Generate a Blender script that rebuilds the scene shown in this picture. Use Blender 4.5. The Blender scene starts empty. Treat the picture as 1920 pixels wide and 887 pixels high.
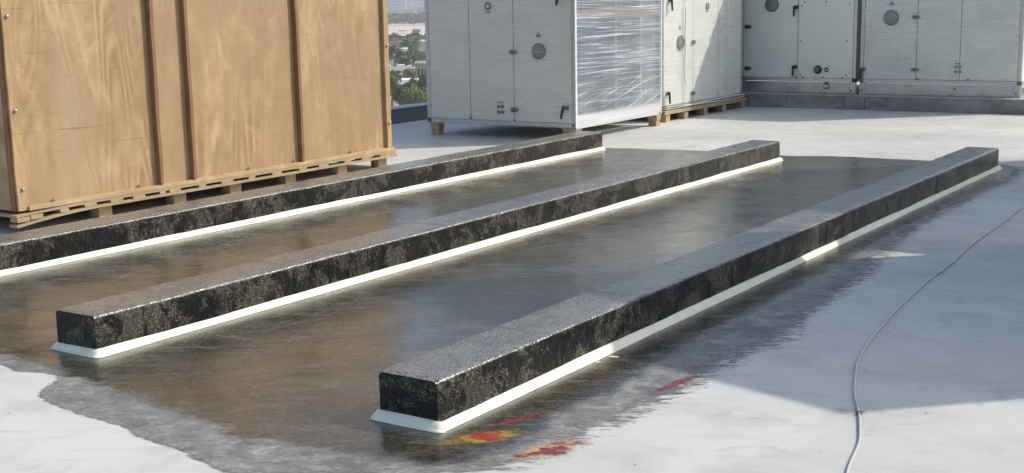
import bpy, bmesh, math, random
from mathutils import Vector, Matrix
import numpy as np
random.seed(7); RNG = np.random.default_rng(11)
scn = bpy.context.scene
COL = scn.collection
R = math.radians

# ------------------------------------------------------------ camera, sky, sun, exposure
cam = bpy.data.cameras.new('camera'); camo = bpy.data.objects.new('camera', cam); COL.objects.link(camo)
cam.sensor_width = 36; cam.lens = 45.59; cam.clip_start = .05; cam.clip_end = 30000
Fw = Vector((-0.54853676, 0.81688537, -0.17834156)); Rt = Vector((0.83196179, 0.55450659, -0.019027)); Up = Vector((-0.08334869, 0.15881037, 0.98378466))
M4 = Matrix((( Rt.x, Up.x, -Fw.x, 0), (Rt.y, Up.y, -Fw.y, 0), (Rt.z, Up.z, -Fw.z, 1.62), (0, 0, 0, 1)))
camo.matrix_world = M4
scn.camera = camo
scn.render.resolution_x = 1024; scn.render.resolution_y = 473
SUN_AZ, SUN_EL = R(44), R(41.5)        # azimuth measured from +X towards +Y
world = bpy.data.worlds.new('World'); scn.world = world; world.use_nodes = True
wn = world.node_tree.nodes; wl = world.node_tree.links
bg = wn['Background']; sky = wn.new('ShaderNodeTexSky'); sky.sky_type = 'NISHITA'; sky.sun_disc = False
sky.sun_elevation = SUN_EL; sky.sun_rotation = R(90) - SUN_AZ; sky.air_density = 1.1; sky.dust_density = 2.5; sky.ozone_density = 1.0
wl.new(sky.outputs[0], bg.inputs[0]); bg.inputs[1].default_value = 0.15
sl = bpy.data.lights.new('sun', 'SUN'); sl.energy = 3.0; sl.angle = R(.5); sl.color = (1, .94, .84)
so = bpy.data.objects.new('sun', sl); COL.objects.link(so)
sd = Vector((math.cos(SUN_AZ) * math.cos(SUN_EL), math.sin(SUN_AZ) * math.cos(SUN_EL), math.sin(SUN_EL)))
so.rotation_euler = sd.to_track_quat('Z', 'Y').to_euler()
scn.view_settings.view_transform = 'Standard'; scn.view_settings.look = 'None'; scn.view_settings.gamma = 1
scn.view_settings.exposure = 0.42
scn.cycles.transparent_max_bounces = 16

# ------------------------------------------------------------ object helpers
def tag(o, label=None, cat=None, group=None, kind=None):
    if label: o['label'] = label
    if cat: o['category'] = cat
    if group: o['group'] = group
    if kind: o['kind'] = kind
    return o
def thing(name, label, cat, loc=(0, 0, 0), rz=0, group=None):
    o = bpy.data.objects.new(name, None); COL.objects.link(o); o.empty_display_size = .2
    o.location = loc; o.rotation_euler = (0, 0, rz)
    return tag(o, label, cat, group)
def copy_tree(o, parent=None):
    c = o.copy(); COL.objects.link(c); c.parent = parent
    for ch in list(o.children): copy_tree(ch, c)
    return c
class MB:
    def __init__(s): s.v = []; s.f = []; s.sm = []
    def add(s, vs, fs, smooth=False):
        n = len(s.v); s.v += [tuple(v) for v in vs]
        s.f += [tuple(i + n for i in f) for f in fs]; s.sm += [smooth] * len(fs); return s
    def box(s, x0, y0, z0, x1, y1, z1, b=0):
        if b <= 0:
            return s.add([(x0,y0,z0),(x1,y0,z0),(x1,y1,z0),(x0,y1,z0),(x0,y0,z1),(x1,y0,z1),(x1,y1,z1),(x0,y1,z1)],
                  [(3,2,1,0),(4,5,6,7),(0,1,5,4),(1,2,6,5),(2,3,7,6),(3,0,4,7)])
        bm = bmesh.new(); bmesh.ops.create_cube(bm, size=1)
        for v in bm.verts: v.co = Vector(((x0+x1)/2 + v.co.x*(x1-x0), (y0+y1)/2 + v.co.y*(y1-y0), (z0+z1)/2 + v.co.z*(z1-z0)))
        bmesh.ops.bevel(bm, geom=bm.edges[:], offset=b, segments=2, affect='EDGES', profile=.5)
        bm.verts.index_update()
        s.add([v.co[:] for v in bm.verts], [[v.index for v in f.verts] for f in bm.faces]); bm.free(); return s
    def cyl(s, p0, p1, r, n=16, r1=None, caps=True, smooth=True):
        p0 = Vector(p0); p1 = Vector(p1); r1 = r if r1 is None else r1
        d = (p1 - p0).normalized(); a = d.orthogonal().normalized(); b = d.cross(a)
        vs = []
        for p, q in ((p0, r), (p1, r1)):
            for i in range(n):
                t = 2*math.pi*i/n; vs.append(p + (a*math.cos(t) + b*math.sin(t))*q)
        s.add(vs, [(i, (i+1) % n, n+(i+1) % n, n+i) for i in range(n)], smooth)
        if caps: s.add(vs, [tuple(range(n-1, -1, -1)), tuple(range(n, 2*n))])
        return s
    def lathe(s, o, ax, prof, n=28):      # prof: (r, h) along axis ax from origin o
        o = Vector(o); d = Vector(ax).normalized(); a = d.orthogonal().normalized(); b = d.cross(a)
        vs = [o + d*h + (a*math.cos(2*math.pi*i/n) + b*math.sin(2*math.pi*i/n))*r for r, h in prof for i in range(n)]
        fs = [(k*n+i, k*n+(i+1) % n, (k+1)*n+(i+1) % n, (k+1)*n+i) for k in range(len(prof)-1) for i in range(n)]
        return s.add(vs, fs, True)
    def tube(s, pts, r, n=8):
        pts = [Vector(p) for p in pts]; vs = []; rr = r if callable(r) else (lambda t: r)
        for i, p in enumerate(pts):
            d = (pts[min(i+1, len(pts)-1)] - pts[max(i-1, 0)]).normalized()
            a = d.cross(Vector((0, 0, 1))); a = a.normalized() if a.length > 1e-4 else Vector((1, 0, 0)); b = d.cross(a)
            q = rr(i/(len(pts)-1))
            for k in range(n): t = 2*math.pi*k/n; vs.append(p + (a*math.cos(t) + b*math.sin(t))*q)
        s.add(vs, [(i*n+k, i*n+(k+1) % n, (i+1)*n+(k+1) % n, (i+1)*n+k) for i in range(len(pts)-1) for k in range(n)], True)
        return s.add(vs[:n] + vs[-n:], [tuple(range(n)), tuple(range(2*n-1, n-1, -1))])
    def prism(s, poly, p, u, v, w, h):    # polygon (a,b) in axes u,v at p, extruded h along w
        p, u, v, w = map(Vector, (p, u, v, w)); n = len(poly)
        vs = [p + u*a + v*b for a, b in poly] + [p + u*a + v*b + w*h for a, b in poly]
        return s.add(vs, [tuple(range(n-1, -1, -1)), tuple(range(n, 2*n))] + [(i, (i+1) % n, n+(i+1) % n, n+i) for i in range(n)])
    def build(s, name, mat, parent=None, loc=None, fix=True):
        me = bpy.data.meshes.new(name); me.from_pydata(s.v, [], s.f); me.polygons.foreach_set('use_smooth', s.sm)
        if fix:
            bm = bmesh.new(); bm.from_mesh(me); bmesh.ops.recalc_face_normals(bm, faces=bm.faces); bm.to_mesh(me); bm.free()
        o = bpy.data.objects.new(name, me); COL.objects.link(o)
        if mat: me.materials.append(mat)
        if parent: o.parent = parent
        if loc: o.location = loc
        return o
def box(name, mat, parent, x0, y0, z0, x1, y1, z1, b=0): return MB().box(x0, y0, z0, x1, y1, z1, b).build(name, mat, parent)

# ------------------------------------------------------------ material helpers
class MT:
    def __init__(s, name):
        s.m = bpy.data.materials.new(name); s.m.use_nodes = True; s.t = s.m.node_tree; s.n = s.t.nodes; s.l = s.t.links
        s.p = s.n['Principled BSDF']; s.out = s.n['Material Output']; s._c = None
    def link(s, a, b): s.l.new(a, b)
    def val(s, inp, v):
        if hasattr(v, 'is_output') or isinstance(v, bpy.types.NodeSocket): s.l.new(v, inp)
        else:
            if isinstance(v, (tuple, list)) and len(v) == 3 and inp.type == 'RGBA': v = (*v, 1)
            inp.default_value = v
    def set(s, **k):
        for a, v in k.items(): s.val(s.p.inputs[a.replace('_', ' ')], v)
        return s
    def co(s, scale=(1, 1, 1), rot=(0, 0, 0), loc=(0, 0, 0), kind='Object'):
        if not s._c: s._c = s.n.new('ShaderNodeTexCoord')
        m = s.n.new('ShaderNodeMapping'); s.l.new(s._c.outputs[kind], m.inputs[0])
        if any(rot): m.vector_type = 'TEXTURE'; scale = tuple(1/q for q in scale)
        m.inputs['Scale'].default_value = scale; m.inputs['Rotation'].default_value = rot; m.inputs['Location'].default_value = loc
        return m.outputs[0]
    def world(s, scale=(1, 1, 1), rot=(0, 0, 0), loc=(0, 0, 0)):
        g = s.n.new('ShaderNodeNewGeometry'); m = s.n.new('ShaderNodeMapping'); s.l.new(g.outputs['Position'], m.inputs[0])
        if any(rot): m.vector_type = 'TEXTURE'; scale = tuple(1/q for q in scale)
        m.inputs['Scale'].default_value = scale; m.inputs['Rotation'].default_value = rot; m.inputs['Location'].default_value = loc
        return m.outputs[0]
    def noise(s, vec, scale=5, detail=4, rough=.5, dist=0):
        n = s.n.new('ShaderNodeTexNoise'); s.l.new(vec, n.inputs['Vector']); n.inputs['Scale'].default_value = scale
        n.inputs['Detail'].default_value = detail; n.inputs['Roughness'].default_value = rough; n.inputs['Distortion'].default_value = dist
        return n.outputs['Fac']
    def voro(s, vec, scale=5, feat='F1', out='Distance'):
        n = s.n.new('ShaderNodeTexVoronoi'); s.l.new(vec, n.inputs['Vector']); n.inputs['Scale'].default_value = scale; n.feature = feat
        return n.outputs[out]
    def ramp(s, fac, *stops, interp='LINEAR'):
        n = s.n.new('ShaderNodeValToRGB'); s.val(n.inputs[0], fac); e = n.color_ramp.elements; n.color_ramp.interpolation = interp
        while len(e) < len(stops): e.new(.5)
        for q, (p, c) in zip(e, stops):
            q.position = p; q.color = (c, c, c, 1) if not isinstance(c, (tuple, list)) else (*c, 1)
        return n.outputs[0]
    def mix(s, f, a, b, mode='MIX'):
        n = s.n.new('ShaderNodeMix'); n.data_type = 'RGBA'; n.blend_type = mode; n.clamp_factor = True
        s.val(n.inputs[0], f); s.val(n.inputs[6], a); s.val(n.inputs[7], b); return n.outputs[2]
    def math(s, op, a, b=0, c=0, clamp=False):
        n = s.n.new('ShaderNodeMath'); n.operation = op; n.use_clamp = clamp
        s.val(n.inputs[0], a); s.val(n.inputs[1], b); s.val(n.inputs[2], c); return n.outputs[0]
    def step(s, x, lo, hi, a=0., b=1.):
        n = s.n.new('ShaderNodeMapRange'); n.interpolation_type = 'SMOOTHSTEP'; s.val(n.inputs[0], x)
        n.inputs[1].default_value = lo; n.inputs[2].default_value = hi; n.inputs[3].default_value = a; n.inputs[4].default_value = b; return n.outputs[0]
    def attr(s, name):
        n = s.n.new('ShaderNodeAttribute'); n.attribute_name = name; return n.outputs['Fac']
    def objrand(s): return s.n.new('ShaderNodeObjectInfo').outputs['Random']
    def bump(s, h, strength=.3, dist=.01, prev=None):
        n = s.n.new('ShaderNodeBump'); s.l.new(h, n.inputs['Height']); n.inputs['Strength'].default_value = strength; n.inputs['Distance'].default_value = dist
        if prev: s.l.new(prev, n.inputs['Normal'])
        return n.outputs[0]
    def nrm(s, h, strength=.3, dist=.01, prev=None): s.l.new(s.bump(h, strength, dist, prev), s.p.inputs['Normal']); return s
    def alpha(s, a): s.val(s.p.inputs['Alpha'], a); return s

def flat(name, c, rough=.5, metal=0, var=.15, bump=.1, sc=30):
    t = MT(name); n = t.noise(t.co(), sc, 5, .6); w = t.noise(t.co(), 3, 4)
    f = t.math('ADD', t.math('MULTIPLY', n, .5), t.math('MULTIPLY', w, .5))
    lo = tuple(x*(1-var) for x in c); hi = tuple(min(1, x*(1+var)) for x in c)
    t.set(Base_Color=t.ramp(f, (.3, lo), (.7, hi)), Roughness=t.step(n, .2, .8, max(0, rough-.08), rough+.08), Metallic=metal); t.nrm(n, bump, .002)
    return t.m

# ---- white painted roof floor
def m_roof():
    t = MT('white_roof_coating'); v = t.world()
    big = t.noise(v, .55, 5, .6); mid = t.noise(v, 3.2, 6, .65)
    st = t.noise(t.world((1.3, 7, 1), (0, 0, R(33))), 2.4, 8, .7, .4)         # trowel marks
    st2 = t.noise(t.world((2, 22, 1), (0, 0, R(30))), 3.0, 6, .7, .6)
    c = t.mix(t.step(big, .3, .7), (.42, .42, .395), (.545, .545, .52))
    c = t.mix(t.step(mid, .45, .72, 0, .5), c, (.36, .355, .34))
    foot = t.noise(t.world((1, 1.8, 1), (0, 0, R(60))), 1.9, 7, .7, .8); c = t.mix(t.step(foot, .56, .68, 0, .42), c, (.27, .26, .24))
    c = t.mix(t.step(st, .54, .70, 0, .4), c, (.31, .31, .30))
    c = t.mix(t.step(st2, .64, .70, 0, .55), c, (.20, .2, .2))
    d = t.voro(t.world((1, 1, 1)), 9, out='Distance'); dn = t.noise(v, 2.1, 3)
    sp = t.math('MULTIPLY', t.step(d, .04, .075, 1, 0), t.step(dn, .45, .5, 0, .8))
    c = t.mix(sp, c, (.1, .09, .085))
    d2 = t.voro(t.world((1, 3.2, 1), (0, 0, R(30)), (3, 1, 0)), 26, out='Distance'); dn2 = t.noise(v, 3.7, 4)
    c = t.mix(t.math('MULTIPLY', t.step(d2, .06, .12, 1, 0), t.step(dn2, .50, .56, 0, .65)), c, (.15, .15, .15))
    t.set(Base_Color=c, Roughness=t.step(mid, .2, .8, .5, .7), Specular_IOR_Level=.22)
    h = t.math('ADD', t.math('MULTIPLY', st, .6), t.math('MULTIPLY', st2, .4))
    b = t.bump(t.noise(v, .9, 3), .25, .03); t.nrm(h, .35, .006, b)
    return t.m
# ---- dark bituminous primer on the roof (brushed, partly wet)
def m_coat():
    t = MT('bitumen_coating'); v = t.world()
    so_, si = t.attr('edge_outer'), t.attr('edge_inner')
    n1 = t.noise(v, 2.2, 5, .65); n2 = t.noise(t.world((1, 2.2, 1), (0, 0, R(34))), 4.5, 9, .72, .3); n3 = t.noise(v, 70, 4, .6)
    def cen(a, k): return t.math('MULTIPLY', t.math('SUBTRACT', a, .5), k)
    e = t.math('ADD', so_, t.math('ADD', cen(n2, .09), t.math('ADD', cen(n3, .03), cen(t.noise(v, 1.6, 3), .16))))
    fl = t.noise(t.world((1, 3.6, 1), (0, 0, R(33))), 10, 7, .75, .4)
    gp = t.n.new('ShaderNodeSeparateXYZ'); t.l.new(t.world(), gp.inputs[0]); gx = t.step(gp.outputs[0], -3.4, -2.8)
    e = t.math('ADD', e, t.math('MULTIPLY', gx, cen(fl, .75)))
    al = t.mix(gx, t.step(e, -.010, .010, 1, 0), t.math('MULTIPLY', t.step(e, -.10, .03, 1, 0), t.step(t.noise(v, 55, 4, .7), .30, .42, .55, 1)))
    ei = t.math('ADD', si, t.math('ADD', cen(n1, .35), cen(n2, .22)))
    inner = t.step(ei, -.05, .05, 1, 0)
    br = t.noise(t.world((1.0, 2.6, 1), (0, 0, R(34))), 6, 9, .78, 1.4)
    blot = t.noise(v, 1.1, 4, .6, .3); blot2 = t.noise(t.world((1, 2.5, 1), (0, 0, R(50))), 1.7, 6, .65, .8)
    swirl = t.noise(t.world((1, 2.2, 1), (0, 0, R(20))), 3.2, 8, .72, 2.2)
    iso = t.noise(v, 7, 9, .78, 1.1); gr = t.noise(v, 42, 5, .75)
    g = t.ramp(t.math('ADD', t.math('MULTIPLY', br, .2), t.math('ADD', t.math('MULTIPLY', swirl, .25), t.math('ADD', t.math('MULTIPLY', iso, .35), t.math('MULTIPLY', gr, .2)))), (.38, (.07, .07, .066)), (.46, (.15, .15, .142)), (.53, (.225, .225, .213)), (.61, (.40, .40, .385)))
    g = t.mix(t.step(n1, .52, .68, 0, .75), g, (.10, .10, .10))
    k = t.mix(t.step(blot, .36, .64), (.040, .038, .032), (.095, .084, .062))
    k = t.mix(t.step(blot2, .42, .62, 0, .7), k, (.034, .034, .030))
    k = t.mix(t.step(swirl, .54, .66, 0, .4), k, (.15, .138, .112))
    dry = t.noise(t.world((1, 1.6, 1), (0, 0, R(34)), (4, 2, 0)), 1.3, 9, .7, .5)
    k = t.mix(t.step(dry, .56, .64, 0, .4), k, (.17, .155, .125))
    k = t.mix(t.step(br, .56, .68, 0, .3), k, (.13, .12, .10))
    sc = t.noise(t.world((.6, 40, 1), (0, 0, R(52))), 2.2, 3, .5, .3)
    k = t.mix(t.step(sc, .66, .69, 0, .7), k, (.006, .006, .006))
    sp = t.voro(t.world((1, 1.6, 1), (0, 0, R(34))), 62, out='Distance'); spm = t.noise(t.world((1, 3, 1), (0, 0, R(34))), 3, 5, .65)
    k = t.mix(t.math('MULTIPLY', t.math('MULTIPLY', t.step(sp, .12, .20, 1, 0), t.step(t.noise(v, 26, 2), .46, .56)), t.step(spm, .42, .6, .1, .95)), k, (.62, .58, .48))
    k = t.mix(1.0, k, t.ramp(t.math('ADD', t.math('MULTIPLY', gr, .6), t.math('MULTIPLY', iso, .4)), (.38, (.25, .25, .26)), (.5, (.68, .66, .63)), (.62, (1.5, 1.4, 1.2))), 'MULTIPLY')
    lap = t.math('ABSOLUTE', t.math('SUBTRACT', t.math('FRACT', t.math('ADD', t.math('MULTIPLY', gp.outputs[1], .93), t.math('MULTIPLY', t.noise(v, 1.2, 3), .05))), .5))
    k = t.mix(t.math('MULTIPLY', t.step(lap, .004, .012, .55, 0), t.step(blot, .4, .55)), k, (.01, .01, .01))
    c = t.mix(inner, g, k)
    ri = t.math('ADD', t.math('ADD', t.step(blot2, .40, .6, .06, .12), t.step(dry, .55, .65, 0, .05)), t.step(n3, .3, .7, 0, .07))
    st3 = t.noise(t.world((.8, 6.5, 1), (0, 0, R(31))), 3.4, 7, .72, .5); st4 = t.noise(t.world((.8, 5, 1), (0, 0, R(78)), (2, 5, 0)), 2.6, 6, .7, .6)
    strk = t.math('MAXIMUM', t.step(st3, .50, .62), t.step(st4, .54, .64, 0, .8))
    ri = t.math('ADD', ri, t.math('MULTIPLY', strk, .17))
    c = t.mix(t.math('MULTIPLY', t.math('MULTIPLY', strk, inner), .28), c, (.145, .135, .11))
    c = t.mix(t.math('MULTIPLY', t.math('MULTIPLY', t.step(st3, .34, .44, 1, 0), inner), .7), c, (.012, .012, .013))
    r = t.math('ADD', t.math('MULTIPLY', inner, ri), t.math('MULTIPLY', t.math('SUBTRACT', 1, inner), .6))
    t.set(Base_Color=c, Roughness=r, Specular_IOR_Level=t.step(inner, 0, 1, .22, .9), IOR=1.55, Specular_Tint=(1, .95, .86, 1)); t.alpha(al)
    fine = t.math('MULTIPLY', t.voro(v, 120, out='Distance'), t.step(t.noise(v, 3, 4), .4, .6, .35, 1.2))
    b = t.bump(t.noise(v, 1.6, 3), .12, .012)
    b = t.bump(br, .16, .002, b); t.nrm(fine, .36, .0014, t.bump(t.noise(t.world((1, 3, 1), (0, 0, R(34))), 24, 6, .75, .6), .22, .002, b))
    return t.m
# ---- granular black bitumen on the plinths, sun glints painted in as pale specks
def m_block():
    t = MT('bitumen_plinth_paint'); v = t.world()
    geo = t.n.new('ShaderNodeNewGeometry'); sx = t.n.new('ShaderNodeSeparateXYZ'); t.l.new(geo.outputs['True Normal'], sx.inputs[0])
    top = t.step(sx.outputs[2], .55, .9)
    a = t.noise(t.world((1, 1, .8)), 6.5, 5, .65, .5); b_ = t.noise(t.world((1, 1, .6)), 13, 6, .68, .7); c_ = t.noise(t.world((1, 1, .3)), 55, 4, .6, .3)
    gran_glint = t.voro(v, 125, out='Distance'); glint_fine = t.voro(v, 200, out='Distance'); gm = t.noise(v, 3.2, 5, .65)
    big = t.noise(t.world((1, 1, 1.2)), 3.1, 6, .7, .6)
    body = t.mix(t.step(a, .40, .52), (.010, .010, .010), (.042, .039, .032))
    body = t.mix(t.step(big, .46, .52, 0, .95), body, (.005, .005, .007))
    body = t.mix(t.step(c_, .54, .66, 0, .35), body, (.09, .085, .07))
    body = t.mix(t.step(b_, .54, .60, 0, .95), body, (.003, .003, .005))
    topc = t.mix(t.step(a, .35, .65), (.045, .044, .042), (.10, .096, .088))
    topc = t.mix(t.step(t.noise(v, 85, 4, .75), .46, .60, 0, .7), topc, (.28, .27, .245))  # sparkle on the tops painted in as pale flecks
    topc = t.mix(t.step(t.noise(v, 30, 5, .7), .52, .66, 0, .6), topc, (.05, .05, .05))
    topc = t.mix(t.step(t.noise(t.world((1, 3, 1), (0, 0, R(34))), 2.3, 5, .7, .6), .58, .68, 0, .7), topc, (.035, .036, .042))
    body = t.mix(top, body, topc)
    glint_spk = t.math('MAXIMUM', t.math('MULTIPLY', t.step(gran_glint, .2, .36, 1, 0), t.step(t.noise(v, 60, 2), .42, .52)), t.math('MULTIPLY', t.step(glint_fine, .2, .36, 1, 0), t.step(t.noise(v, 40, 2), .46, .56)))
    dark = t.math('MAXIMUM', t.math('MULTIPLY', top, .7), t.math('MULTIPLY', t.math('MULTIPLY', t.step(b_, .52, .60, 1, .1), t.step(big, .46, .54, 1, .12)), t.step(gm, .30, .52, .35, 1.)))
    body = t.mix(t.math('MULTIPLY', glint_spk, dark), body, (.34, .32, .25))  # sun glints put into the colour as pale specks
    t.set(Base_Color=body, Roughness=t.math('ADD', t.step(a, .3, .7, .30, .42), t.math('MULTIPLY', top, -.13)), Specular_IOR_Level=t.step(sx.outputs[2], .15, .7, .30, 1.0), Specular_Tint=(1, .96, .9, 1))
    b = t.bump(a, .55, .010); b = t.bump(b_, .55, .003, b); b = t.bump(t.noise(v, 60, 3, .6), .5, .003, b); t.nrm(gran_glint, .7, .002, b)
    return t.m
def m_cove():
    t = MT('cream_foam_strip'); n = t.noise(t.world(), 9, 4)
    dt = t.noise(t.world(), 3.3, 7, .75, .4); cc = t.mix(t.step(dt, .60, .72, 0, .45), t.ramp(n, (.35, (.78, .775, .60)), (.65, (.83, .825, .67))), (.40, .39, .32)); cc = t.mix(t.step(t.noise(t.world(), 42, 3), .70, .74, 0, .6), cc, (.1, .1, .09)); t.set(Base_Color=cc, Roughness=.5, Subsurface_Weight=.08)
    t.nrm(t.noise(t.world((4, 1, 4)), 6, 3), .15, .004); return t.m
def wood(name, base, dark, sc=1., axis='Z', rough=.55, scratch=True, rings=1.):
    t = MT(name); r = t.objrand()
    off = t.n.new('ShaderNodeCombineXYZ'); t.l.new(t.math('MULTIPLY', r, 37.), off.inputs[0]); t.l.new(t.math('MULTIPLY', r, 53.), off.inputs[1]); t.l.new(t.math('MULTIPLY', r, 71.), off.inputs[2])
    s = {'Z': (1, 1, .16), 'Y': (1, .12, 1), 'X': (.12, 1, 1)}[axis]
    vm = t.n.new('ShaderNodeVectorMath'); vm.operation = 'ADD'; t.l.new(t.co(s), vm.inputs[0]); t.l.new(off.outputs[0], vm.inputs[1]); v = vm.outputs[0]
    big = t.noise(v, 1.5*sc, 2, .5, .4)
    ring = t.math('FRACT', t.math('MULTIPLY', big, 22.*rings)); ring = t.math('ABSOLUTE', t.math('SUBTRACT', ring, .5))
    fade = t.step(t.noise(t.co((1, 1, .5)), 1.3, 3), .40, .56, .4, 1.15)
    vf = t.n.new('ShaderNodeVectorMath'); vf.operation = 'MULTIPLY'; t.l.new(v, vf.inputs[0]); vf.inputs[1].default_value = tuple(1 if q == 1 else .25 for q in s)
    fib = t.noise(vf.outputs[0], 75*sc, 4, .65)
    f = t.math('ADD', t.math('MULTIPLY', t.math('MULTIPLY', ring, fade), .9), t.math('MULTIPLY', fib, .55))
    c = t.mix(t.step(f, .22, .72, .0, .95), base, dark)
    fig = t.noise(t.world((1, 1, .55)), 3.2, 4, .55, 2.2); c = t.mix(t.step(fig, .5, .66, 0, .5), c, tuple(min(1, x*q) for x, q in zip(base, (1.28, 1.34, 1.5))))
    blo = t.noise(t.world((1, 1, .6)), 1.4, 5, .6, .3)
    c = t.mix(t.step(blo, .40, .62, 0, .85), c, tuple(x*.66 for x in base))
    c = t.mix(t.step(t.noise(t.world((1, 1, .4), loc=(5, 3, 1)), .8, 4, .6, .5), .5, .7, 0, .55), c, (base[0]*.98, base[1]*1.08, base[2]*1.25))
    c = t.mix(t.step(t.noise(t.world(), 3.7, 5, .65), .55, .75, 0, .35), c, tuple(min(1, x*1.25) for x in base))
    if scratch:
        sc1 = t.noise(t.world((1, .6, 34)), 1.5, 4, .6, .4); c = t.mix(t.step(sc1, .66, .69, 0, .55), c, tuple(x*.35 for x in dark))
        sp = t.noise(t.world((1, 1, 1)), 14, 8, .85); spm = t.noise(t.world(), 1.5, 2)
        c = t.mix(t.math('MULTIPLY', t.step(sp, .54, .66), t.step(spm, .46, .6, 0, .65)), c, tuple(x*.4 for x in dark))
    c = t.mix(t.math('MULTIPLY', r, .6), c, tuple(x*.68 for x in base))
    t.set(Base_Color=c, Roughness=rough); t.nrm(f, .25, .002); return t.m
def m_film(name, base=.12, gain=.55, tint=(.62, .66, .68), horiz='X', rough=.22, diag=False):
    t = MT(name); s = {'X': (1., 1, 1), 'Y': (1, 1., 1)}[horiz]
    a = t.noise(t.world((.45, .45, 30)), 2.2, 2.5, .6, .15); b = t.noise(t.world((.35, .35, 85)), 1.6, 2, .6, .2)
    if diag:
        d1 = t.noise(t.world((1, 1, 1), (R(13), 0, 0)), 1, 1); d2 = t.noise(t.world((.4, .4, 36), (R(13), 0, 0)), 1.8, 2.5, .6, .15)
        g = t.n.new('ShaderNodeNewGeometry'); z = t.n.new('ShaderNodeSeparateXYZ'); t.l.new(g.outputs['Position'], z.inputs[0])
        lowm = t.step(z.outputs[2], .45, .85, 1, 0); a = t.mix(lowm, a, d2)
    patch = t.noise(t.world((1, 1, 2.5)), 1.6, 4, .6)
    str_ = t.math('MAXIMUM', t.step(a, .52, .70, 0, 1), t.step(b, .55, .70, 0, .9))
    al = t.math('ADD', base, t.math('MULTIPLY', str_, gain), clamp=True); al = t.math('ADD', al, t.step(patch, .4, .7, 0, .14), clamp=True)
    if diag:
        wht = t.step(z.outputs[2], .28, .36, 1, 0)
        al = t.math('MAXIMUM', al, t.math('MULTIPLY', wht, .93))
    BF = .6 if diag else .45
    fc = t.mix(t.math('MULTIPLY', str_, .9), tuple(q*(.66 if diag else .92) for q in tint), tuple(min(.86, q*(1.28 if diag else 1.1)) for q in tint))  # film highlights painted in as whiter streaks
    t.set(Base_Color=t.mix(t.step(z.outputs[2], .28, .36, 1, 0), fc, (.62, .64, .66)) if diag else fc, Roughness=rough, Specular_IOR_Level=.6); t.alpha(al)
    b0 = t.bump(a, BF, .012); t.nrm(b, BF*.7, .006, b0); return t.m
def m_glass(name, c=(.05, .06, .07)):
    t = MT(name); t.set(Base_Color=c, Roughness=.12, Specular_IOR_Level=.7); return t.m
def m_splash(name, hue):
    t = MT(name); e = t.attr('edge'); n = t.noise(t.world((1, 2, 1), (0, 0, R(34))), 14, 6, .75, .6); n2 = t.noise(t.world(), 60, 3)
    a = t.math('ADD', e, t.math('ADD', t.math('MULTIPLY', t.math('SUBTRACT', n, .5), 2.8), t.math('MULTIPLY', t.math('SUBTRACT', n2, .5), .5)))
    core = t.step(t.math('ADD', a, t.math('MULTIPLY', t.math('SUBTRACT', t.noise(t.world((1, 1.5, 1)), 9, 3), .5), 2.6)), .38, .58, 1, 0)
    c = t.mix(core, hue[1], hue[0]); t.set(Base_Color=c, Roughness=.4); t.alpha(t.step(a, .35, 1.15, .95, 0)); return t.m
def m_leaf(name, a, b):
    t = MT(name); n = t.noise(t.world(), .9, 3); r = t.math('ADD', t.math('MULTIPLY', n, .7), t.math('MULTIPLY', t.objrand(), .3))
    t.set(Base_Color=t.mix(t.step(r, .3, .7), a, b), Roughness=.65); return t.m

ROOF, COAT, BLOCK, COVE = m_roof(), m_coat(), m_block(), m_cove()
PLY = wood('plywood', (.50, .34, .185), (.28, .155, .07), 1., 'Z', .5)
BATTEN = wood('rough_batten_wood', (.33, .165, .07), (.15, .065, .025), 3., 'Z', .7, rings=.6)
POSTW = wood('pale_batten_wood', (.54, .36, .18), (.34, .2, .08), 2.5, 'Z', .65, rings=.6)
SKIRTW = wood('skirting_wood', (.56, .40, .22), (.40, .26, .12), 2.5, 'Y', .6, scratch=False, rings=.6)
PALW = wood('pallet_wood', (.46, .345, .205), (.30, .21, .115), 2.5, 'Y', .75, scratch=False, rings=.6)
SOFTW = wood('pallet_block_wood', (.50, .355, .2), (.30, .19, .095), 3, 'X', .7, scratch=False)
PANEL = flat('light_grey_sheet_steel', (.68, .70, .64), .42, 0, .04, .03, 12)
ALU = flat('brushed_aluminium', (.50, .52, .56), .34, .75, .08, .05, 50)
GALV = flat('galvanised_steel', (.46, .475, .48), .33, .8, .2, .08, 8)
BLACK = flat('black_plastic', (.018, .018, .02), .45, 0, .2, .08)
GREYP = flat('grey_plastic', (.12, .125, .13), .45, 0, .15, .05)
RUBB = flat('dark_gasket', (.10, .10, .105), .6)
STEEL = flat('zinc_bolt', (.42, .42, .42), .4, .6, .1, .05)
PORT = m_glass('porthole_glass', (.16, .165, .17)); PORTF = flat('porthole_ring_plastic', (.10, .105, .105), .4, 0, .1, .03)
COIL = flat('blue_coil_fins', (.07, .13, .24), .45, .3, .35, .3, 14)
GREYIN = flat('grey_inner_panel', (.13, .15, .18), .45, .2, .2, .1, 6)
FILMF = m_film('stretch_film_front', .16, .17, (.66, .68, .68), 'X', .3)
FILMS = m_film('stretch_film_open_side', .44, .45, (.50, .56, .62), 'Y', .22, True)
FILM2 = m_film('stretch_film_sunlit', .10, .20, (.68, .69, .64), 'Y', .25)  # same film, tinted paler and warmer for sunlit faces
FILM3 = m_film('stretch_film_shaded', .14, .24, (.62, .64, .63), 'X', .3)  # same film, tinted duller for faces in shade
PVC = flat('white_plastic_strap', (.72, .74, .74), .35, 0, .05, .05)
PLINTH = None
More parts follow.
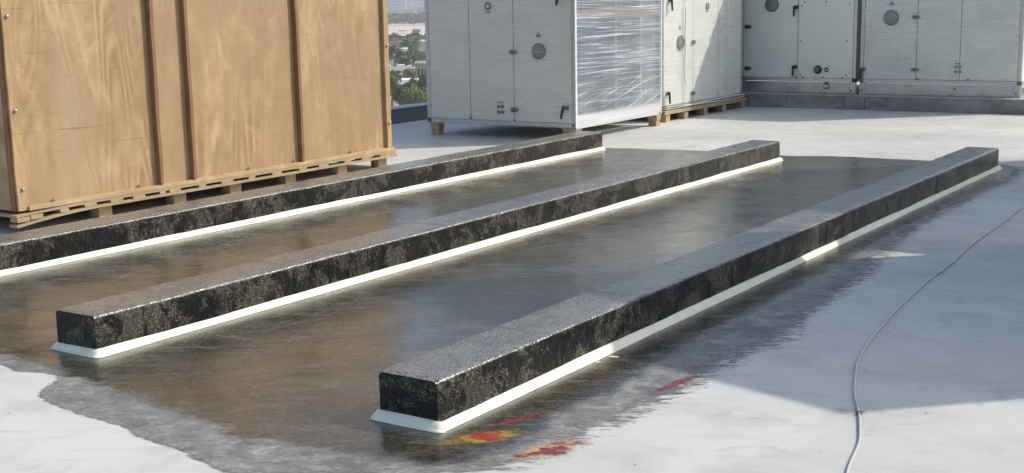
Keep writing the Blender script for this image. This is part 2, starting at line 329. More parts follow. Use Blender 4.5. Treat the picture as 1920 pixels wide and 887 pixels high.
def m_conc(name, a, b):
    t = MT(name); n = t.noise(t.world((1, 1, 1.6)), 3.5, 7, .7, .3); n2 = t.noise(t.world(), 25, 5, .7)
    c = t.mix(t.step(n, .35, .65), a, b); c = t.mix(t.step(n2, .58, .72, 0, .6), c, tuple(x*.35 for x in a))
    c = t.mix(t.step(t.noise(t.world((2, 2, 14)), 2, 5), .55, .7, 0, .35), c, tuple(x*.5 for x in a))
    t.set(Base_Color=c, Roughness=.62); t.nrm(n2, .4, .004); return t.m
PLINTH = m_conc('stained_concrete', (.17, .172, .165), (.28, .28, .27))
PLTOP = m_conc('pale_concrete_cap', (.30, .31, .31), (.40, .41, .41))
PARA = flat('blue_grey_parapet_paint', (.12, .14, .17), .5, 0, .12, .1, 4)
PARAC = flat('parapet_coping', (.24, .27, .30), .5)
RENDER = flat('cream_render', (.52, .48, .40), .8, 0, .1, .2, 5)

# ------------------------------------------------------------ numpy noise + polygon distance
def vnoise(x, y, seed=0):
    xi = np.floor(x).astype(int); yi = np.floor(y).astype(int); fx = x-xi; fy = y-yi; fx = fx*fx*(3-2*fx); fy = fy*fy*(3-2*fy)
    def h(a, b): q = np.sin(a*127.1 + b*311.7 + seed*74.7)*43758.5453; return q - np.floor(q)
    return (h(xi, yi)*(1-fx) + h(xi+1, yi)*fx)*(1-fy) + (h(xi, yi+1)*(1-fx) + h(xi+1, yi+1)*fx)*fy
def sdf(px, py, poly):
    d = np.full(px.shape, 1e9); ins = np.zeros(px.shape, bool); n = len(poly)
    for i in range(n):
        ax, ay = poly[i]; bx, by = poly[(i+1) % n]; ex, ey = bx-ax, by-ay
        t = np.clip(((px-ax)*ex + (py-ay)*ey)/(ex*ex+ey*ey+1e-12), 0, 1)
        d = np.minimum(d, np.hypot(px-ax-t*ex, py-ay-t*ey))
        c = ((ay > py) != (by > py)) & (px < (bx-ax)*(py-ay)/((by-ay) if by != ay else 1e-9)+ax); ins ^= c
    return np.where(ins, -d, d)
def smooth_poly(p, it=2):
    for _ in range(it):
        q = []
        for i in range(len(p)):
            a, b = p[i], p[(i+1) % len(p)]
            q += [(a[0]*.75+b[0]*.25, a[1]*.75+b[1]*.25), (a[0]*.25+b[0]*.75, a[1]*.25+b[1]*.75)]
        p = q
    return p

# ------------------------------------------------------------ setting: roof, coating, street level
tag(MB().box(-11.5, -8, -18, 9, 24, 0).build('roof_floor', ROOF), kind='structure')
OUT = [(-7.6, 3.2), (-7.0, 3.3), (-5.9, 3.4), (-5.28, 3.52), (-5.12, 3.44), (-4.96, 3.55), (-4.78, 3.52), (-4.68, 3.32), (-4.45, 3.22), (-3.98, 3.2), (-3.72, 3.13),
       (-3.43, 3.1), (-3.2, 3.05), (-2.95, 3.17), (-2.64, 3.36), (-2.45, 3.6), (-2.38, 3.95), (-2.35, 4.35), (-2.34, 4.9), (-2.30, 5.4), (-2.33, 6.1), (-2.4, 7.2),
       (-2.5, 7.9), (-2.62, 8.8), (-2.66, 10), (-2.62, 11.2), (-2.64, 12.3), (-2.75, 12.75), (-3.3, 12.85), (-3.9, 12.8), (-4.7, 12.78), (-5.1, 12.55), (-5.6, 12.65), (-6.2, 12.66), (-6.8, 12.58), (-7.1, 12.45), (-7.5, 12.45), (-7.55, 8)]
INN = [(-7.6, 3.6), (-6.2, 3.65), (-5.4, 3.6), (-4.9, 3.62), (-4.45, 3.50), (-4.1, 3.44), (-3.76, 3.42), (-3.42, 3.34), (-3.1, 3.40), (-2.85, 3.42), (-2.66, 3.5), (-2.6, 3.75),
       (-2.6, 4.1), (-2.58, 4.4), (-2.62, 5), (-2.62, 6), (-2.6, 7), (-2.66, 8), (-2.72, 9), (-2.7, 11), (-2.7, 12.5), (-3.5, 12.8), (-4.7, 12.8), (-5.3, 12.6), (-6.5, 12.6), (-7.4, 12.4), (-7.6, 8)]
def coat():
    s = .05; xs = np.arange(-8.1, -1.75, s); ys = np.arange(2.5, 13.3, s); X, Y = np.meshgrid(xs, ys); nx, ny = len(xs), len(ys)
    so_ = sdf(X, Y, smooth_poly(OUT)); si = sdf(X, Y, smooth_poly(INN))
    keep = so_ < .3
    vid = -np.ones(X.shape, int); f = []; cell = keep[:-1, :-1] & keep[1:, :-1] & keep[:-1, 1:] & keep[1:, 1:]
    used = np.zeros(X.shape, bool)
    for a, b in ((0, 0), (1, 0), (0, 1), (1, 1)): used[a:ny-1+a, b:nx-1+b] |= cell
    vid[used] = np.arange(used.sum()); V = np.stack([X[used], Y[used], np.full(used.sum(), .002)], 1)
    J, I = np.nonzero(cell); F = np.stack([vid[J, I], vid[J, I+1], vid[J+1, I+1], vid[J+1, I]], 1)
    me = bpy.data.meshes.new('bitumen_coating'); me.from_pydata(V.tolist(), [], F.tolist()); me.materials.append(COAT)
    for nm, a in (('edge_outer', so_), ('edge_inner', si)):
        at = me.attributes.new(nm, 'FLOAT', 'POINT'); at.data.foreach_set('value', a[used].astype(np.float32))
    o = bpy.data.objects.new('bitumen_coating', me); COL.objects.link(o); tag(o, kind='structure')
coat()

# ------------------------------------------------------------ the three long plinths
W, H, T = .2968, .20, .027
def plinth(x1, y0, y1, lab, joints, seed, ragged):
    p = thing('equipment_plinth', lab, 'plinth', (x1 - W/2, y0, 0), 0, 'long black plinths on the dark coating')
    # cross-section with rounded upper edges
    r = .020; prof = [(-W/2, -.002)] + [(-W/2, z) for z in (.05, .1, .15)] + [(-W/2 + r*(1-math.cos(a)), H - r + r*math.sin(a)) for a in (0, .5, 1.05, math.pi/2)]
    prof += [(-W/4, H), (0, H), (W/4, H)] + [(-a, z) for a, z in reversed(prof)]
    prof = [(a, z) for i, (a, z) in enumerate(prof)]
    n = len(prof); ys = [0] + joints + [y1-y0]
    for k in range(len(ys)-1):
        a, b = ys[k] + (.0009 if k else 0), ys[k+1] - (.0009 if k < len(ys)-2 else 0); m = max(3, int((b-a)/.03))
        mb = MB(); dx, dz = random.uniform(-.0012, .0012), random.uniform(-.0006, .0003); vs = []
        # rounded ends only on the first and last pieces
        yy = np.linspace(a, b, m+1)
        for y in yy:
            e = min(y, (y1-y0)-y); sh = .012*(1-min(1, e/.02))**2 if e < .02 else 0
            for (u, z) in prof:
                nn = float(vnoise(np.array(y*9+seed*3.), np.array(u*22+z*17.), seed))-.5; n2 = float(vnoise(np.array(y*38.+seed), np.array(u*50+z*40.), seed+5))-.5
                edge = 1. if (z > H-.03 and abs(u) > W/2-.03) else .35
                vs.append((u*(1-sh*3) + dx + (nn*.005+n2*.003)*edge*(1 if u > 0 else -1), y, max(-.002, z*(1-sh*2) + dz + (nn*.004+n2*.003)*edge) if z > .01 else z))
        fs = [(i*n+j, (i+1)*n+j, (i+1)*n+j+1, i*n+j+1) for i in range(m) for j in range(n-1)]
        mb.add(vs, fs, True); mb.add(vs[:n], [tuple(range(n))]); mb.add(vs[-n:], [tuple(range(n-1, -1, -1))])
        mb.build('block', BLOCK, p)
    MB().box(-W/2+.010, .010, .001, W/2-.010, y1-y0-.010, H-.005).build('core', BLACK, p)
    # foam cant strip all round: hand-laid, slightly uneven
    L = y1 - y0; hw = W/2
    path = []   # (point, outward normal) round the rectangle, with the normal turning at each corner
    C_ = [(hw, 0), (hw, L), (-hw, L), (-hw, 0)]; N_ = [(1, 0), (0, 1), (-1, 0), (0, -1)]
    for e in range(4):
        a_, b__ = Vector(C_[e]), Vector(C_[(e+1) % 4]); n0, n1 = Vector(N_[e]), Vector(N_[(e+1) % 4]); m = max(4, int((b__-a_).length/.05))
        for i in range(m): path.append((a_.lerp(b__, i/m), n0))
        for k in range(5): an = k/5*math.pi/2; path.append((b__, n0*math.cos(an)+n1*math.sin(an)))
    vs = []; s_ = 0; prev = path[0][0]; K = 7
    for q, nv in path:
        s_ += (q-prev).length; prev = q
        w_ = float(vnoise(np.array(s_*1.7+seed), np.array(3.7), 9))-.5; w2 = float(vnoise(np.array(s_*8.+seed), np.array(1.7), 4))-.5
        t = T*1.12 + w_*.010 + w2*.004; hh = T*1.35 + w_*.010 + w2*.004
        for u_, z in ((-.004, hh), (t*.22, hh*.93), (t*.50, hh*.74), (t*.76, hh*.48), (t*.94, hh*.24), (t*1.03, .010), (t*1.06, .003)):
            vs.append((q.x + nv.x*u_, q.y + nv.y*u_, z))
    n_ = len(path)
    MB().add(vs, [(i*K+j, ((i+1) % n_)*K+j, ((i+1) % n_)*K+j+1, i*K+j+1) for i in range(n_) for j in range(K-1)], True).build('cove_strip', COVE, p)
    return p
def joints(L, seed, step=.42):
    rr = random.Random(seed); o = []; y = rr.uniform(.25, .5)
    while y < L-.25: o.append(y); y += step*rr.uniform(.85, 1.2)
    return o
Y0, Y1 = 3.82, 12.36
plinth(-7.055, 3.82, 12.33, 'long black plinth beside the plywood crate, farthest left of the three', joints(8.5, 3), 1, 1)
plinth(-4.954, 3.84, 12.22, 'long black plinth in the middle of the dark coating, between the other two plinths', joints(8.4, 5), 2, 1)
plinth(-2.904, 3.80, 12.46, 'long black plinth nearest the grey cable, red and yellow paint splashes by its end', joints(8.6, 8), 3, 1)

# ------------------------------------------------------------ cable, splashes, debris
cab = [(-1.25, 3.3), (-1.34, 3.85), (-1.42, 4.16), (-1.49, 4.48), (-1.57, 4.72), (-1.70, 5.04), (-1.80, 5.34), (-1.88, 5.65), (-1.95, 6.11), (-2.01, 6.66), (-2.06, 7.30), (-2.09, 7.98), (-2.14, 8.66), (-2.16, 9.46), (-2.19, 10.25), (-2.1, 11.3), (-1.7, 12.6), (-1.2, 14)]
def spline(P, n=8):
    o = []
    for i in range(len(P)-1):
        p0, p1, p2, p3 = P[max(i-1, 0)], P[i], P[i+1], P[min(i+2, len(P)-1)]
        for k in range(n):
            t = k/n; o.append(tuple(.5*((2*p1[j]) + (-p0[j]+p2[j])*t + (2*p0[j]-5*p1[j]+4*p2[j]-p3[j])*t*t + (-p0[j]+3*p1[j]-3*p2[j]+p3[j])*t**3) for j in range(len(p1))))
    return o + [tuple(P[-1])]
cp = [(x + .0012*math.sin(i*.6), y, .0075) for i, (x, y) in enumerate(spline(cab))]
ct = thing('cable', 'thin pale grey cable snaking over the white roof floor right of the plinths', 'cable', (0, 0, 0))
MB().tube(cp, .0049, 8).build('cable_sheath', flat('cable_sheath_plastic', (.46, .46, .45), .45, 0, .1, .05), ct)
k = 27 + 9
kx, ky, kz = cp[34]
kn = MB(); kn.cyl((kx-.003, ky-.008, kz), (kx+.002, ky+.010, kz), .0095, 10); kn.tube([(kx, ky, .012), (kx+.012, ky-.006, .02), (kx+.022, ky-.012, .014)], .0016, 6)
kn.tube([(kx, ky, .012), (kx+.015, ky+.008, .016), (kx+.024, ky+.016, .008)], .0016, 6); kn.build('cable_tie', GREYP, ct)
def splash(cx, cy, rx, ry, rot, hue, lab, z=.0065):
    n = 24; vs = [(0, 0, 0)]; ed = [0.]; fs = []
    for q in (.35, .7, 1., 1.3):
        for i in range(n):
            t = 2*math.pi*i/n; vs.append((rx*q*math.cos(t), ry*q*math.sin(t), 0)); ed.append(q)
    for i in range(n): fs.append((0, 1+i, 1+(i+1) % n))
    for k in range(3): fs += [(1+k*n+i, 1+(k+1)*n+i, 1+(k+1)*n+(i+1) % n, 1+k*n+(i+1) % n) for i in range(n)]
    mb = MB().add(vs, fs); o = mb.build('paint_splash', m_splash('splash_paint', hue), loc=(cx, cy, z), fix=False)
    a = o.data.attributes.new('edge', 'FLOAT', 'POINT'); a.data.foreach_set('value', ed); o.rotation_euler = (0, 0, rot)
    tag(o, lab, 'paint splash', 'dried paint splashes on the roof')
RED, YEL, MAR = (.34, .022, .018), (.36, .24, .035), (.20, .02, .032)
splash(-2.715, 3.82, .15, .062, R(55), (RED, YEL), 'yellow and red paint splash just right of the near plinth end', .0028)
splash(-2.425, 3.83, .16, .070, R(68), (MAR, (.55, .36, .14)), 'dark red paint splash with orange fringe on the edge of the white floor', .0029)
splash(-2.72, 4.05, .14, .017, R(72), ((.26, .02, .018), (.22, .03, .02)), 'thin red paint streak trailing from the yellow splash', .0032)
splash(-2.40, 4.82, .17, .022, R(82), (MAR, (.20, .03, .04)), 'maroon paint streak at the ragged coating edge beside the shadow', .0033)
splash(-2.72, 4.70, .11, .010, R(68), ((.12, .015, .015), (.08, .02, .02)), 'faint dark red paint line on the coating close to the right plinth', .0034)
for x, y, a, s, lab in ((-2.83, 5.03, .4, .022, 'larger white foam scrap on the dark coating beside the right plinth'), (-2.85, 4.92, 1.2, .012, 'smaller white foam scrap on the dark coating beside the right plinth')):
    tag(MB().prism([(-s, -s*.3), (s*.9, -s*.45), (s, s*.25), (-s*.7, s*.4)], (x, y, .005), (math.cos(a), math.sin(a), 0), (-math.sin(a), math.cos(a), 0), (0, 0, 1), .004).build('foam_scrap', COVE), lab, 'scrap', 'white foam scraps on the dark coating')

# ------------------------------------------------------------ plywood crate on its pallet
cx, cy0, cy1, CH = -8.30, 5.83, 10.15, 2.62
cr = thing('wooden_crate', 'big plywood shipping crate with vertical battens', 'crate', (cx, cy0, .165))
D = 1.95; L = cy1-cy0; HB = CH-.165
seams = [0.0, 1.335, 1.695, 3.02, L]
for a, b in zip(seams[:-1], seams[1:]):
    MB().box(-.018, a+.0015, .0, 0, b-.0015, HB).build('plywood_panel', PLY, cr)
for a, b in ((0, .98), (.98, D)):
    MB().box(-min(b, D)+.001, -.016, 0, -a-.001 - (.02 if a == 0 else 0), -.001, HB).build('plywood_panel', PLY, cr)
    MB().box(-b+.001, L+.001, 0, -a-.001 - (.02 if a == 0 else 0), L+.016, HB).build('plywood_panel', PLY, cr)
MB().box(-D-.02, 0, 0, -D-.002, L, HB).build('plywood_panel', PLY, cr)
MB().box(-D-.05, -.02, HB+.002, .03, L+.02, HB+.02).build('lid', PLY, cr)
# posts and battens: (y0, y1, proud, material)
def batten(y0, y1, proud, mat, nm='batten', z0=.035, lean=0.):
    n = 16; vs = []
    for i in range(n+1):
        z = z0 + (HB-z0-.01)*i/n; w = lambda q: .0035*(float(vnoise(np.array(z*4.+y0*9+q), np.array(q*3.), 2))-.5)*2
        o = lean*(1-i/n)
        vs += [(.0, y0+w(0)+o, z), (proud+w(1), y0+.002+w(0)+o, z), (proud+w(1), y1-.002+w(2)+o, z), (.0, y1+w(2)+o, z)]
    fs = [(i*4+j, i*4+(j+1) % 4, (i+1)*4+(j+1) % 4, (i+1)*4+j) for i in range(n) for j in range(4)] + [(0, 3, 2, 1), (n*4, n*4+1, n*4+2, n*4+3)]
    return MB().add(vs, fs).build(nm, mat, cr)
batten(-.012, .075, .022, POSTW, 'corner_post', .0)
batten(L-.05, L+.022, .035, POSTW, 'corner_post', .02)
for yy in (1.318, 1.680, 3.005): batten(yy, yy+.037, .050, BATTEN)
MB().box(-.045, -.030, 0, -.002, -.014, HB).build('corner_post', BATTEN, cr)
for yy, zz in ((.028, 1.42), (.030, .74), (.036, .16), (L-.012, 1.05), (L-.012, .28)):
    MB().lathe((.024 if yy < 1 else .037, yy, zz), (1, 0, 0), [(.0001, .016), (.010, .014), (.014, .006), (.014, 0)], 10).build('bolt', STEEL, cr)
for yy in (.30, 1.12, 2.35, 2.93, 3.72):      # bent nails on the skirting
    MB().lathe((.015, yy, .036), (0, 0, 1), [(.010, 0), (.008, .012), (.003, .022), (.0001, .026)], 8).build('nail', GREYP, cr)
# skirting rail
def rail(mb, xs, z0, z1, y0, y1, sag, n=24):
    vs = []
    for i in range(n+1):
        y = y0+(y1-y0)*i/n; s = -sag*max(0, 1-(y-y0)/.75)**1.8
        vs += [(xs[0], y, z0+s), (xs[1], y, z0+s), (xs[1], y, z1+s), (xs[0], y, z1+s)]
    return mb.add(vs, [(i*4+j, i*4+(j+1) % 4, (i+1)*4+(j+1) % 4, (i+1)*4+j) for i in range(n) for j in range(4)] + [(0, 3, 2, 1), (n*4, n*4+1, n*4+2, n*4+3)])
rail(MB(), (.001, .040), -.003, .030, .07, L+.05, .0).build('skirting_rail', SKIRTW, cr)
pal = thing('wooden_pallet', 'long pale wooden pallet with block feet under the plywood crate', 'pallet', (cx, cy0, 0))
rail(MB(), (-D-.05, .055), .144, .160, -.06, L+.06, .018).build('deck_board', PALW, pal)
for xa, xb in ((-.035, .06), (-1.05, -.95), (-D-.05, -D+.05)): rail(MB(), (xa, xb), .100, .121, -.06, L+.07, .05).build('stringer_board', PALW, pal)
def cube(mb, x0, y0, z0, x1, y1, z1, j=.004):
    vs = [(x+random.uniform(-j, j), y+random.uniform(-j, j), z) for z in (z0, z1) for x, y in ((x0, y0), (x1, y0), (x1, y1), (x0, y1))]
    return mb.add(vs, [(3,2,1,0),(4,5,6,7),(0,1,5,4),(1,2,6,5),(2,3,7,6),(3,0,4,7)])
for a, b in ((-.05, .06), (.065, .17), (.32, .40), (.55, .66), (.80, .92), (1.02, 1.14), (1.30, 1.36), (1.40, 1.52), (1.72, 1.8), (1.98, 2.12), (2.30, 2.38), (2.60, 2.72), (2.95, 3.05), (3.22, 3.36), (3.58, 3.68), (3.84, 3.98), (4.12, 4.37)):
    s = -.034*max(0, 1-(a+.06)/.75)**1.8
    for x0 in ((-.03, .057), (-1.03, -.96)): cube(MB(), x0[0], a, .1215+s, x0[1], b, .1435+s*.6).build('spacer_block', SOFTW, pal)
feet = [.73, 1.5, 2.14, 2.84, 3.56, 4.17]
for yy in feet:
    for x0 in (-.115, -1.05, -D): cube(MB(), x0, yy, 0, x0+.105, yy+.13, .0995).build('foot_block', SOFTW, pal)

# ------------------------------------------------------------ air handling units
WHITE = flat('white_print', (.75, .75, .74), .5)
def add_parts(u, feats):
    """feats in the unit's own frame: x along the face, face at y=0 (outward -y), z up from the unit base"""
    for f in feats:
        k = f[0]
        if k == 'port':
            _, x, z, r = f
            ring = MB().lathe((x, 0, z), (0, -1, 0), [(r, 0), (r, .014), (r*.93, .020), (r*.84, .018), (r*.80, .008), (r*.80, .001)], 32).build('porthole', PORTF, u)
            MB().lathe((x, 0, z), (0, -1, 0), [(.0001, .013), (r*.5, .011), (r*.81, .007)], 32).build('porthole_glass', PORT, ring)
        elif k == 'tri':
            _, x, z, s = f
            t = MB().prism([(-s/2, 0), (s/2, 0), (0, s*.92)], (x, 0, z), (1, 0, 0), (0, 0, 1), (0, -1, 0), .002).build('warning_sign', BLACK_D, u)
            MB().prism([(.0, .58*s), (-.09*s, .30*s), (-.01*s, .33*s), (-.05*s, .10*s), (.09*s, .40*s), (.02*s, .37*s), (.08*s, .58*s)], (x, -.0022, z), (1, 0, 0), (0, 0, 1), (0, -1, 0), .001).build('lightning_mark', WHITE, t)
        elif k == 'ring':
            _, x, z, r = f
            g = MB().lathe((x, 0, z), (0, -1, 0), [(r, 0), (r, .012), (r*.6, .014), (r*.55, .002)], 24).build('pressure_port', PORTF, u)
            MB().lathe((x, 0, z), (0, -1, 0), [(.0001, .004), (r*.56, .004)], 20).build('port_cover', WHITE, g)
            MB().box(x-r*.62, -.002, z-r*1.75, x+r*.62, 0, z-r*1.4).build('name_tab', GREYP, u)
        elif k == 'gland':
            _, x, z = f
            for dx in (-.028, .028):
                for dz in (-.033, .033): MB().lathe((x+dx, 0, z+dz), (0, -1, 0), [(.021, 0), (.020, .012), (.013, .016), (.0001, .017)], 14).build('cable_gland', GREYP, u)
            MB().box(x-.038, -.003, z+.075, x+.038, 0, z+.09).build('name_tab', GREYP, u)
        elif k == 'hinge':
            _, x, z = f
            h = MB().box(x-.05, -.020, z-.026, x+.0, -.0005, z+.026, .004).box(x+.001, -.014, z-.021, x+.05, -.0005, z+.021, .003).cyl((x, -.02, z-.028), (x, -.02, z+.028), .008, 10).build('hinge', BLACK, u)
            for dx in (-.032, .02, .038):
                for dz in (-.012, .012): MB().cyl((x+dx, -.012, z+dz), (x+dx, -.0215 if dx < 0 else -.0155, z+dz), .004, 8).build('screw', STEEL, h)
        elif k == 'handle':
            _, x, z, lean = f
            b = MB().box(x-.02, -.03, z-.024, x+.045, -.0005, z+.024, .006).cyl((x-.008, -.028, z), (x-.008, -.05, z), .017, 14).build('handle_base', BLACK, u)
            c, s = math.cos(lean), math.sin(lean)
            MB().prism([(-.014, .016), (.014, .016), (.013, -.10), (.007, -.135), (-.009, -.135), (-.013, -.10)], (x-.008, -.042, z), (c, 0, s), (-s, 0, c), (0, -1, 0), .017).build('lever', BLACK, b)
        elif k == 'screw':
            for x, z in f[1]: MB().lathe((x, 0, z), (0, -1, 0), [(.011, 0), (.010, .004), (.0001, .006)], 10).build('screw', BLACK, u)
        elif k == 'pipe':
            _, x, z, r, l = f
            q = MB().lathe((x, 0, z), (0, -1, 0), [(r, 0), (r, .01), (r*.6, .012)], 24).build('pipe_collar', BLACK, u)
            MB().lathe((x, 0, z), (0, -1, 0), [(r*.62, 0), (r*.62, l), (r*.55, l+.004), (.0001, l+.004)], 24).build('pipe_stub', GREYP, q)
        elif k == 'vent':
            _, x, z, r = f
            q = MB().lathe((x, 0, z), (0, -1, 0), [(r, 0), (r*.98, .006), (.0001, .007)], 20).build('round_plug', BLACK, u)
            MB().box(x-r*.7, -.0085, z-.012, x+r*.7, -.007, z-.004).box(x-r*.6, -.0085, z+.006, x+r*.6, -.007, z+.012).build('plug_mark', WHITE, q)
        elif k == 'tab':
            _, x, z = f; MB().box(x-.02, -.004, z-.010, x+.02, 0, z+.010).build('drain_tab', GREYP, u)
BLACK_D = flat('dark_sign_print', (.035, .035, .035), .5)
def unit(name, lab, loc, rz, Wd, Dp, Ht, panels, feats, post=.05, rail_=.05, base=0., film=None, filmmat=None, open_side=False):
    u = thing(name, lab, 'air handling unit', loc, rz, 'air handling units on the roof')
    z0 = base
    # body core, then frame profiles, then each panel
    MB().box(.02, .03, z0+.02, Wd-.02 - (.25 if open_side else 0), Dp-.02, Ht-.02).build('casing', PANEL, u)
    for x in (0, Wd-post):
        for y in (0, Dp-post):
            MB().box(x, y, z0+rail_, x+post, y+post, Ht-rail_, .006).build('frame_post', ALU, u)
    for z in (z0, Ht-rail_):
        for y in (0, Dp-post): MB().box(post, y+.001, z, Wd-post, y+post, z+rail_, .005).build('frame_rail', ALU, u)
        for x in (0, Wd-post): MB().box(x+.001, post, z, x+post, Dp-post, z+rail_, .005).build('frame_rail', ALU, u)
    for x in (0, Wd-post):
        for y in (0, Dp-post):
            for z in (z0, Ht-rail_): MB().box(x-.004, y-.004, z-.004, x+post+.004, y+post+.004, z+rail_+.004, .008).build('corner_cap', BLACK, u)
    for i, (a, b) in enumerate(panels):
        MB().box(a+.004, .003, z0+rail_+.004, b-.004, .03, Ht-rail_-.004, .003).build('door_panel', PANEL, u)
        if i: MB().box(a-.0022, .004, z0+rail_, a+.0022, .02, Ht-rail_).build('gasket', RUBB, u)
    # side panels
    for x in ((Wd-.028, Wd-.003), (.003, .028)):
        if open_side and x[0] > 1: continue
        MB().box(x[0], post+.004, z0+rail_+.004, x[1], Dp/2-.002, Ht-rail_-.004).build('side_panel', PANEL, u)
        MB().box(x[0], Dp/2+.002, z0+rail_+.004, x[1], Dp-post-.004, Ht-rail_-.004).build('side_panel', PANEL, u)
    MB().box(.0, .0, Ht+.001, Wd, Dp, Ht+.012).build('roof_sheet', PANEL, u)
    add_parts(u, feats)
    return u
def film_sheet(u, P, ax, up, out, Lx, Lz, mat, bumps, seed, off=.014, tuck=0.02, nx=70, nz=70, nm='plastic_film', amp=.004):
    """stretch film as a wrinkled sheet, bulging over whatever it covers"""
    P, ax, up, out = Vector(P), Vector(ax), Vector(up), Vector(out); A, B = np.meshgrid(np.linspace(0, Lx, nx), np.linspace(0, Lz, nz))
    d = off + (vnoise(A*.9+seed, B*26., seed)-.5)*amp + (vnoise(A*1.7+seed, B*9., seed+1)-.5)*amp
    for (bx, bz, r, h) in bumps: d += h*np.exp(-(((A-bx)/(r*1.6))**2 + ((B-bz)/r)**2))
    e = np.minimum(np.minimum(A, Lx-A), 1.); d = np.where(e < .004, np.minimum(d, .010), d)
    vs = [tuple(P + ax*float(a) + up*float(b) + out*float(c)) for a, b, c in zip(A.ravel(), B.ravel(), d.ravel())]
    return MB().add(vs, [(j*nx+i, j*nx+i+1, (j+1)*nx+i+1, (j+1)*nx+i) for j in range(nz-1) for i in range(nx-1)], True).build(nm, mat, u, fix=False)

# unit 1: front left, standing on timber blocks
U1 = unit('air_handling_unit', 'film-wrapped grey air handling unit standing on timber blocks just right of the crate', (-9.88, 12.88, .16), 0, 2.15, 2.13, 2.25,
     [(.05, .66), (.66, 1.30), (1.30, 2.10)],
     [('port', 1.66, .88, .093), ('tri', 1.655, 1.045, .072), ('ring', .95, 1.41, .046), ('gland', 1.105, .19), ('hinge', 1.30, .87), ('hinge', 1.31, .19),
      ('handle', 2.02, .235, -.25), ('handle', 1.98, 1.535, -.3), ('tab', .66, .075), ('tab', 1.30, .065)], open_side=True)
film_sheet(U1, (-.004, 0, -.012), (1, 0, 0), (0, 0, 1), (0, -1, 0), 2.158, 2.27, FILMF, [(1.66, .89, .10, .012), (.95, 1.42, .05, .010), (1.30, .88, .05, .018), (1.31, .2, .05, .018), (2.0, .22, .07, .040), (1.96, 1.5, .07, .040)], 3)
# open right side: recessed coil, inner panels, plank and film
MB().box(1.885, .07, .50, 1.9, 1.10, 1.95).build('cooling_coil', COIL, U1)
MB().box(1.885, 1.16, .50, 1.9, 2.06, 1.95).build('inner_panel', GREYIN, U1)
MB().box(1.885, .07, .06, 1.9, 2.06, .46).build('inner_panel', GREYIN, U1)
MB().box(1.905, 1.02, .06, 2.10, 1.075, 2.18).build('centre_post', ALU, U1)
MB().box(1.95, .18, .26, 2.05, .50, .46).build('duct_bracket', GREYIN, U1)
MB().box(2.05, .06, .07, 2.09, 2.06, .12).build('lower_rail', ALU, U1)
MB().box(2.115, .05, 1.25, 2.150, 2.08, 1.355).build('packing_plank', SKIRTW, U1)
film_sheet(U1, (2.15, -.004, -.010), (0, 1, 0), (0, 0, 1), (1, 0, 0), 2.138, 2.27, FILMS, [], 7, off=.010, amp=.012, nx=60, nz=120)
MB().box(2.1515, -.016, .0, 2.164, .022, 2.25, .005).build('edge_protector', PVC, U1)
MB().box(2.1515, 2.112, .0, 2.163, 2.14, 2.25, .004).build('edge_protector', PVC, U1)
# timber blocks under unit 1
def timber(x, y, lab, w=.105, d=.12, hs=(.078, .078), mis=.012, tilt=0):
    t = thing('timber_support', lab, 'timber block', (x, y, 0), tilt, 'timber supports under the wrapped unit')
    z = 0
    for i, h in enumerate(hs):
        o = mis*(i % 2); MB().box(-w/2-o, -d/2-o, z+.0005, w/2+o, d/2, z+h, .003).build('block', SOFTW, t); z += h+.001
timber(-9.78, 12.94, 'two stacked timber blocks under the left front corner of the wrapped unit', tilt=.05)
timber(-7.82, 12.96, 'thin timber packing under the black corner cap of the wrapped unit', .16, .16, (.052, .052, .022, .022), .01, .1)
timber(-7.80, 14.97, 'two stacked timber blocks under the rear right corner of the wrapped unit', .11, .12, tilt=.08)
timber(-9.78, 14.9, 'two stacked timber blocks under the hidden rear left corner of the wrapped unit')

# unit 2: wrapped, on a pallet, its long face towards +X
U2 = unit('air_handling_unit', 'sunlit film-wrapped grey air handling unit on a wooden pallet, half crossed by a diagonal shadow', (-7.92, 15.42, .155), R(90), 2.58, 2.0, 2.2,
     [(.05, .93), (.93, 1.75), (1.75, 2.53)],
     [('port', .53, .875, .098), ('tri', .52, 1.06, .06), ('hinge', .93, .87), ('hinge', .92, .17), ('handle', .13, .22, .1), ('handle', .19, 1.44, .1), ('ring', 1.37, 1.35, .045), ('tab', 1.75, .075)])
film_sheet(U2, (-.01, 0, -.005), (1, 0, 0), (0, 0, 1), (0, -1, 0), 2.60, 2.23, FILM2, [(.53, .88, .10, .015), (.93, .87, .05, .018), (.92, .17, .05, .018), (.13, .2, .07, .02), (.19, 1.4, .07, .02), (1.37, 1.35, .05, .012)], 11)
film_sheet(U2, (2.59, 0, -.005), (0, 1, 0), (0, 0, 1), (1, 0, 0), 2.0, 2.23, FILM3, [], 12, nx=20, nz=40)
film_sheet(U2, (-.01, 2.0, -.005), (0, -1, 0), (0, 0, 1), (-1, 0, 0), 2.0, 2.23, FILM3, [], 12, nx=20, nz=40)
for x in (.645, 2.01): MB().box(x-.007, -.030, -.005, x+.007, -.024, 2.22).build('strap', PVC, U2)
for k in range(3):
    pts = [(x, -.03-.012*math.sin(k+x*2), .012 + k*.012 + .008*math.sin(x*2.3+k*1.4)) for x in np.linspace(.05, 2.6, 26)]
    MB().tube(pts, .008, 6).build('film_roll_edge', PVC if k != 1 else GREYP, U2)
